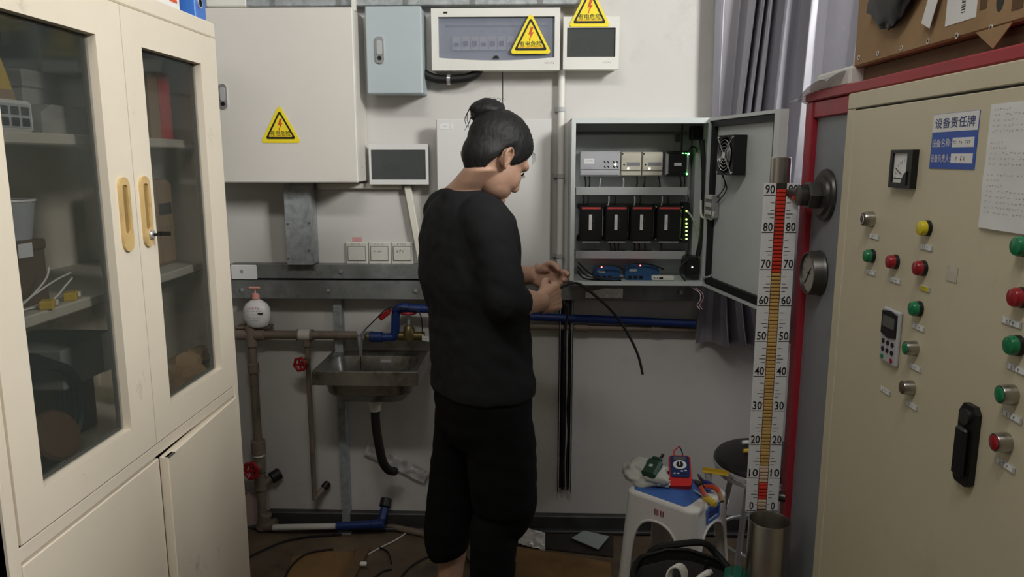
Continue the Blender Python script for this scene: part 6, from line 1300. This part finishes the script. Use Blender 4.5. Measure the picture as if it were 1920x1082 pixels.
# ================================================================== the worker
mat('skin', (178, 140, 118), .5, var=.06, scale=18, bump=.04, bscale=220, sss=.0); mat('hair_black', (15, 15, 15), .62, var=.25, scale=60, stretch=(1, 1, .3), bump=.6, bscale=110)
mat('shirt_black', (29, 30, 32), .85, var=.10, scale=9, bump=.15, bscale=300, spec=.25); mat('trouser_black', (11, 11, 12), .9, var=.12, scale=9, bump=.15, bscale=260, spec=.2); mat('shoe_dark', (30, 28, 27), .6)
PH = R(32); fw = Vector((math.cos(PH), math.sin(PH), 0)); rt = Vector((math.sin(PH), -math.cos(PH), 0)); UP = Vector((0, 0, 1))
class SB(MB):
    def loft(s, secs, n=28):
        """sections: (centre, vector a, vector b[, squareness])"""
        vs = []; fs = []
        for c, a, b in secs:
            for k in range(n):
                t_ = 2 * math.pi * k / n; ct, st_ = math.cos(t_), math.sin(t_); e = .86
                vs.append(Vector(c) + Vector(a) * math.copysign(abs(ct) ** e, ct) + Vector(b) * math.copysign(abs(st_) ** e, st_))
        m = len(secs)
        for i in range(m - 1):
            for k in range(n): j = (k + 1) % n; fs.append((i * n + k, i * n + j, (i + 1) * n + j, (i + 1) * n + k))
        fs += [tuple(range(n - 1, -1, -1)), tuple(range((m - 1) * n, m * n))]; return s.add(vs, fs)
def fuse(mb, name, m, voxel, smooth=4, parent=None, wrinkle=None, origin=None):
    """merge the overlapping pieces of mb into one continuous skin"""
    o = mb.build(name + '_raw', m); mod = o.modifiers.new('r', 'REMESH'); mod.mode = 'VOXEL'; mod.voxel_size = voxel
    s = o.modifiers.new('s', 'SMOOTH'); s.factor = .5; s.iterations = smooth
    bpy.context.view_layer.update()
    me = bpy.data.meshes.new_from_object(o.evaluated_get(bpy.context.evaluated_depsgraph_get())); me.name = name
    loc = o.location.copy(); bpy.data.objects.remove(o)
    if wrinkle:
        N_ = [v.normal.copy() for v in me.vertices]; C_ = [v.co.copy() for v in me.vertices]
        me.vertices.foreach_set('co', [x for c, n in zip(C_, N_) for x in (c + n * wrinkle(c + loc))]); me.update()
    if origin is not None:
        d = loc - Vector(origin)
        me.transform(Matrix.Translation(d)); loc = Vector(origin)
    me.shade_smooth(); o = bpy.data.objects.new(name, me); COL.objects.link(o); o.location = loc
    if not me.materials: me.materials.append(MATS[m])
    if parent: adopt(o, parent)
    return o
NB = Vector((-.190, 2.12, 1.400)); CH = Vector((-.190, 2.12, 1.27)); WA = Vector((-.165, 2.13, 1.0)); HP = Vector((-.156, 2.13, .86))
HC = Vector((-.106, 2.105, 1.512)); HM = Matrix.Translation(HC) @ Matrix.Rotation(R(45), 4, 'Z') @ Matrix.Rotation(R(36), 4, 'Y')
SHR = NB + rt * .150 - fw * .022 + Vector((0, 0, -.072)); SHL = NB - rt * .160 + Vector((0, 0, -.068))
ELR = Vector((-.078, 1.960, 1.118)); WRR = Vector((.022, 2.105, 1.092)); ELL = Vector((-.13, 2.375, 1.115)); WRL = Vector((.005, 2.315, 1.138))
RH, RK, RA = Vector((-.112, 2.065, .83)), Vector((-.100, 2.070, .46)), Vector((-.125, 2.045, .085)); LH, LK, LA = Vector((-.198, 2.195, .83)), Vector((-.245, 2.20, .47)), Vector((-.275, 2.185, .085))
body = SB()
# head
def hell(c, r): 
    e = MB().ell(c, r, nu=24, nv=16); body.add([HM @ v for v in e.v], e.f)
hell((-.005, 0, .020), (.096, .075, .086)); hell((-.026, 0, -.025), (.066, .064, .068)); hell((.028, 0, -.042), (.066, .063, .078)); hell((.036, 0, -.078), (.052, .053, .044)); hell((.078, 0, -.103), (.018, .022, .017))
for s in (-1, 1):
    hell((.052, s * .033, -.046), (.035, .028, .036)); hell((.070, s * .030, .006), (.022, .028, .016)); hell((.094, s * .012, -.046), (.010, .009, .008))
    # ear: helix, bowl, lobe
    ex = MB(Matrix.Translation((-.020, s * .073, -.026)) @ Matrix.Rotation(R(-s * 20), 4, 'Z') @ Matrix.Rotation(R(-24), 4, 'Y'))
    ex.M = ex.M @ Matrix.Translation((-.004, 0, -.006)) @ Matrix.Diagonal((1.18, 1.0, .90, 1))
    ex.tube([(.012, 0, -.016), (.016, s * .003, .004), (.012, s * .007, .024), (-.004, s * .010, .032), (-.018, s * .011, .022), (-.018, s * .009, .002), (-.008, s * .005, -.020), (.004, s * .002, -.030), (.010, 0, -.022)], .0048, 8, 5)
    ex.ell((-.002, -s * .004, .002), (.017, .005, .028), nu=14, nv=10); ex.ell((.004, s * .001, -.026), (.008, .005, .009), nu=12, nv=8); body.add([HM @ v for v in ex.v], ex.f)
hell((-.020, 0, -.050), (.056, .058, .050))
nb_ = MB(); nb_.tube([(.086, 0, .012), (.096, 0, -.008), (.108, 0, -.030), (.112, 0, -.043), (.094, 0, -.055)], [.008, .008, .011, .0125, .007], 10, 4); body.add([HM @ v for v in nb_.v], nb_.f)
hell((.088, 0, -.070), (.012, .022, .0075)); hell((.086, 0, -.082), (.012, .020, .0080))
# neck and trunk
sk = HM @ Vector((-.008, 0, -.064)); jw = HM @ Vector((.010, 0, -.085))
body.loft([(NB + Vector((0, 0, -.05)), rt * .085, fw * .075), (NB + Vector((0, 0, .01)) - fw * .006, rt * .070, fw * .064), (NB.lerp(sk, .5) - fw * .008, rt * .060, fw * .062), (sk - fw * .010, rt * .057, fw * .055), (sk + fw * .008 + Vector((0, 0, .028)), rt * .052, fw * .048), (sk + fw * .02 + Vector((0, 0, .05)), rt * .045, fw * .04), (sk + fw * .03 + Vector((0, 0, .07)), rt * .03, fw * .03)])
tr = [(NB + Vector((0, 0, -.02)), .09, .060), (NB + Vector((0, 0, -.055)), .150, .075), (CH, .165, .105), (CH + Vector((0, 0, -.12)), .155, .105), (WA, .145, .105), (HP, .155, .112), (HP + Vector((0, 0, -.08)), .14, .10)]
body.loft([(c, rt * a, fw * b) for c, a, b in tr])
# arms
for (S_, E_, W_) in ((SHR, ELR, WRR), (SHL, ELL, WRL)):
    body.tube([S_ + Vector((0, 0, .01)), S_.lerp(E_, .5), E_, E_.lerp(W_, .35), E_.lerp(W_, .75), W_], [.050, .046, .040, .041, .031, .026], 16, 5)
# legs and feet (bare ankles)
for (H_, K_, A_) in ((RH, RK, RA), (LH, LK, LA)):
    body.tube([H_, H_.lerp(K_, .5), K_, K_.lerp(A_, .4), A_, A_ + Vector((0, 0, -.03))], [.082, .070, .052, .050, .034, .034], 16, 5)
def hand(W_, xd, yd, side, curls, spread=1.0):
    """palm, four fingers of unequal length and a thumb; yd = thumb side, side=+1 right hand"""
    x = xd.normalized(); y = (yd - x * yd.dot(x)).normalized(); z = x.cross(y) * side
    T = lambda a, b, c: W_ + x * a + y * b + z * c
    for k in range(5):                                                     # palm as overlapping pads
        b0 = -.028 + .014 * k; body.tube([T(-.010, b0 * .6, 0), T(.030, b0 * .9, .002), T(.070, b0 * 1.1, .002)], [.018, .0165, .0125], 10, 4)
    body.tube([T(.005, .015, -.006), T(.030, .026, -.012), T(.045, .030, -.014)], [.016, .017, .012], 10, 4)      # thenar pad
    L_ = (.068, .075, .070, .055)
    for k in range(4):
        b0 = (.030 - .0195 * k) * spread; p = T(.074 - .004 * abs(k - 1), b0, .002); a = 0; pts = [T(.050, b0 * .95, .002), p]; c0 = curls[k]
        for sgm, frac in ((0, .46), (1, .30), (2, .24)):
            a += R(c0[sgm]); d = x * math.cos(a) - z * math.sin(a); p = p + d * (L_[k] * frac); pts.append(p)
        body.tube(pts, [.0105, .0100, .0090, .0082, .0072], 10, 4); body.ell(p, (.0070, .0070, .0070), nu=10, nv=8)
    tp = [T(.018, .026, -.010), T(.040, .043, -.020), T(.062, .046, -.030), T(.082, .036, -.036)]
    body.tube(tp, [.013, .0115, .0100, .0082], 10, 4); body.ell(tp[-1], (.0080, .0080, .0080), nu=10, nv=8)
    return T
hdR = Vector((.62, .74, .12)); TR = hand(WRR, hdR, Vector((-.10, .0, 1)), 1, [(55, 70, 40), (62, 75, 40), (66, 78, 40), (70, 78, 40)])
hdL = Vector((.80, -.42, -.18)); TL = hand(WRL, hdL, Vector((.25, .1, 1)), -1, [(22, 30, 18), (30, 36, 20), (40, 46, 24), (48, 50, 26)])
person = fuse(body, 'person', 'skin', .0032, 6, origin=(-.17, 2.12, 0))
tag(person, 'worker in black shirt and cropped trousers, hair in a bun, head bowed over a cable', 'person')
# hair: shell over the skull down to the hairline
ELS = [((-.005, 0, .020), (.096, .075, .086)), ((-.026, 0, -.025), (.068, .066, .070)), ((-.020, 0, -.050), (.058, .060, .052))]
def skull_r(d):
    best = 0
    for c, r in ELS:
        o = Vector((-c[0] / r[0], -c[1] / r[1], -c[2] / r[2])); q = Vector((d.x / r[0], d.y / r[1], d.z / r[2])); A = q.dot(q); B = 2 * o.dot(q); C_ = o.dot(o) - 1; D = B * B - 4 * A * C_
        if D > 0: best = max(best, (-B + math.sqrt(D)) / (2 * A))
    return best
HL = [(0, 44), (20, 40), (38, 24), (52, 6), (64, -12), (74, -30), (83, -26), (90, -4), (102, 3), (113, -10), (124, -32), (138, -54), (155, -68), (180, -72)]
def hairline(phi):
    a = abs((phi + 180) % 360 - 180)
    for (p, q), (p2, q2) in zip(HL, HL[1:]):
        if a <= p2: return q + (q2 - q) * (a - p) / (p2 - p)
    return HL[-1][1]
hb = MB(HM)
def hair_pt(u, v, inner=False):
    ph = 360 * u; e = 90 - (90 - hairline(ph)) * v; d = Vector((math.cos(R(e)) * math.cos(R(ph)), math.cos(R(e)) * math.sin(R(ph)), math.sin(R(e))))
    rr = skull_r(d); top = max(0, math.sin(R(e))); a = abs((ph + 180) % 360 - 180)
    th = (.006 + .006 * top) * min(1, (1 - v) * 5 + .25); th += .0035 * mnoise.noise(Vector((d.x * 9, d.y * 26, d.z * 9))) * (1 - v) + .0022 * mnoise.noise(Vector((d.x * 20, d.y * 60, d.z * 18))) * (1 - v * .5)
    return d * (rr + (th if not inner else -.004))
hb.sheet(lambda u, v: hair_pt(u, v), 120, 36); hb.sheet(lambda u, v: hair_pt(1 - u, v, True), 120, 8)
hb.build('hair', 'hair_black', person, ang=75)
bc = Vector((-.136, 2.12, 1.624)); bn = MB().ell((0, 0, 0), (1, 1, 1), nu=40, nv=26); vs = []
for v in bn.v:
    k = 1 + .14 * mnoise.noise(v * 1.7 + Vector((2, 0, 1))) + .07 * mnoise.noise(Vector((v.x * 3, v.y * 3, v.z * 12))) + .04 * mnoise.noise(v * 11)
    vs.append(bc + Vector((.049 * v.x * k, .044 * v.y * k, .036 * v.z * k)))
bn.v = vs
e2 = MB().ell((bc.x + .008, bc.y, bc.z - .030), (.040, .038, .022), nu=20, nv=12); bn.add(e2.v, e2.f)
bn.build('hair_bun', 'hair_black', person, ang=70)
stn = MB(); random.seed(11)
for (a, b, c) in (((-.180, 2.10, 1.635), (-.195, 2.09, 1.605), (-.190, 2.09, 1.580)), ((-.175, 2.10, 1.645), (-.190, 2.10, 1.615), (-.184, 2.10, 1.575)), ((-.178, 2.09, 1.61), (-.186, 2.09, 1.590), (-.197, 2.09, 1.572)), ((-.17, 2.09, 1.60), (-.178, 2.09, 1.585), (-.184, 2.09, 1.568))):
    stn.tube([a, b, c], [.0016, .0012, .0005], 5, 5)
for k in range(5):
    a = HM @ Vector((.078, -.030 + .006 * k, .062)); stn.tube([a, a + Vector((.012 + .002 * k, 0, -.008)), a + Vector((.014 + .002 * k, 0, -.026 - .003 * k))], [.0007, .0005, .0003], 5, 5)
for k in range(4):
    a = bc + Vector((.0 + .012 * k, 0, .03)); stn.tube([a, a + Vector((.006, 0, .008)), a + Vector((.014, 0, .007 - .002 * k))], [.0005, .0004, .0003], 5, 4)
stn.build('loose_strands', 'hair_black', person)['kind'] = 'stuff'
for s in (-1, 1):
    eb = MB(HM); eb.tube([(.094, s * .012, .014), (.091, s * .028, .019), (.080, s * .044, .014)], [.0028, .0034, .0018], 6, 5); eb.build('eyebrow', 'hair_black', person)
    el = MB(HM); el.tube([(.090, s * .016, -.008), (.0905, s * .027, -.012), (.082, s * .042, -.009)], [.0016, .0026, .0018], 6, 5)
    for j in range(5): el.tube([(.0895 - .001 * j, s * (.022 + .004 * j), -.011), (.098 - .001 * j, s * (.024 + .0045 * j), -.018)], [.0010, .0004], 4, 1)
    el.build('eyelash', 'hair_black', person)
# shirt with three-quarter sleeves
sh = SB()
secs = [(NB + Vector((-.004, 0, .014)), .066, .066), (NB + Vector((0, 0, -.005)), .095, .078), (NB + Vector((0, 0, -.032)), .140, .092), (NB + Vector((0, 0, -.065)), .172, .108), (CH, .180, .126), (CH + Vector((.002, 0, -.12)), .182, .132), (WA + Vector((0, 0, .06)), .174, .132), (WA + Vector((.002, 0, -.06)), .176, .134), (HP + Vector((.0, 0, -.005)), .182, .138), (HP + Vector((.0, 0, -.040)), .180, .137)]
sh.loft([(c, rt * a, fw * b) for c, a, b in secs], 36)
for (S_, E_, W_) in ((SHR, ELR, WRR), (SHL, ELL, WRL)):
    cu = E_.lerp(W_, .34)
    sh.tube([S_ + (NB - S_) * .35 + Vector((0, 0, -.005)), S_ + Vector((0, 0, -.005)), S_.lerp(E_, .35), S_.lerp(E_, .72), E_ + Vector((0, 0, .004)), cu], [.062, .064, .066, .064, .060, .052], 20, 6)
def shirt_w(p):
    q = Vector(((p - CH).dot(fw), (p - CH).dot(rt), p.z)); return .0045 * mnoise.noise(Vector((q.x * 7, q.y * 7, p.z * 4 + 3))) + .0035 * mnoise.noise(Vector((q.x * 18 + p.z * 10, q.y * 16, p.z * 9))) + .003 * mnoise.noise(Vector((q.x * 10, q.y * 30, p.z * 30 + q.x * 14)))
shirt = fuse(sh, 'shirt', 'shirt_black', .0065, 5, person, shirt_w); shirt['label'] = 'loose black three-quarter sleeve shirt'
# trousers
tb = SB()
tb.loft([(c, rt * a, fw * b) for c, a, b in [(HP + Vector((0, 0, .05)), .160, .118), (HP, .170, .128), (HP + Vector((0, 0, -.07)), .172, .130), (HP + Vector((0, 0, -.14)), .160, .122), (HP + Vector((0, 0, -.20)), .13, .10)]], 36)
tb.tube([RH + Vector((0, 0, -.02)), RH.lerp(RK, .45) + fw * .012, Vector((-.093, 2.075, .54)), Vector((-.090, 2.08, .475)), Vector((-.095, 2.075, .445)), Vector((-.118, 2.06, .41)), Vector((-.122, 2.055, .30)), Vector((-.124, 2.05, .19))], [.100, .104, .100, .098, .088, .072, .070, .068], 24, 6)
tb.tube([LH + Vector((0, 0, -.02)), LH.lerp(LK, .5), LK + Vector((0, 0, .06)), LK + Vector((-.012, 0, -.04)), Vector((-.272, 2.19, .36)), Vector((-.275, 2.188, .285)), Vector((-.268, 2.186, .255))], [.098, .092, .082, .082, .078, .068, .056], 24, 6)
trousers = fuse(tb, 'trousers', 'trouser_black', .007, 5, person, lambda p: .004 * mnoise.noise(p * 9) + .003 * mnoise.noise(Vector((p.x * 14, p.y * 14, p.z * 30)))); trousers['label'] = 'baggy black cropped trousers'
zp = MB(); zp.box((-.006, 2.045, .555), (.004, 2.052, .575), .001).build('pocket_zip', 'gauge_steel', person)
# shoes
for (A_, y_) in ((RA, 0), (LA, 0)):
    s_ = MB(); d_ = (fw * .9 + rt * .15).normalized(); sd = d_.cross(UP); c = Vector((A_.x, A_.y, 0))
    so = []
    ss = SB(); prof = [(-.075, .030, .062), (-.05, .040, .075), (0, .042, .078), (.06, .045, .062), (.11, .044, .048), (.15, .034, .038), (.172, .016, .026)]
    ss.loft([(c + d_ * x_ + UP * (h_ / 2 + .004), sd * w_, UP * (h_ / 2)) for x_, w_, h_ in prof], 20)
    so = ss.build('shoe', 'shoe_dark', person, ang=60)
    ss = SB(); ss.loft([(c + d_ * x_ + UP * .007, sd * (w_ + .003), UP * .0065) for x_, w_, h_ in prof], 20); ss.build('shoe_sole', 'rubber_black', so)
# the cable being worked on
gp = TR(.085, .012, -.026)
t = thing('held_cable', 'black cable held in the hands, its free end arching out to the right', 'cable', gp)
MB().tube([TL(.075, -.004, -.016), gp + Vector((-.012, .03, .012)), gp, at(1078, 531, 2.24), at(1105, 546, 2.25), at(1145, 581, 2.26), at(1175, 622, 2.27), at(1196, 665, 2.28), at(1205, 702, 2.28)], .0042, 8, 6).build('cable', 'rubber_black', t)
MB().tube([gp + Vector((-.01, .004, .004)), gp + Vector((.006, -.004, -.02)), at(1064, 575, 2.32), at(1061, 610, 2.45), at(1060, 650, 2.66), at(1060, 690, 2.79)], .0046, 8, 6).build('cable_tail', 'rubber_black', t)
p = at(1071, 530, 2.24); MB().ell(p, (.008, .007, .006), nu=12, nv=8).build('cable_tie', 'black_plastic', t)
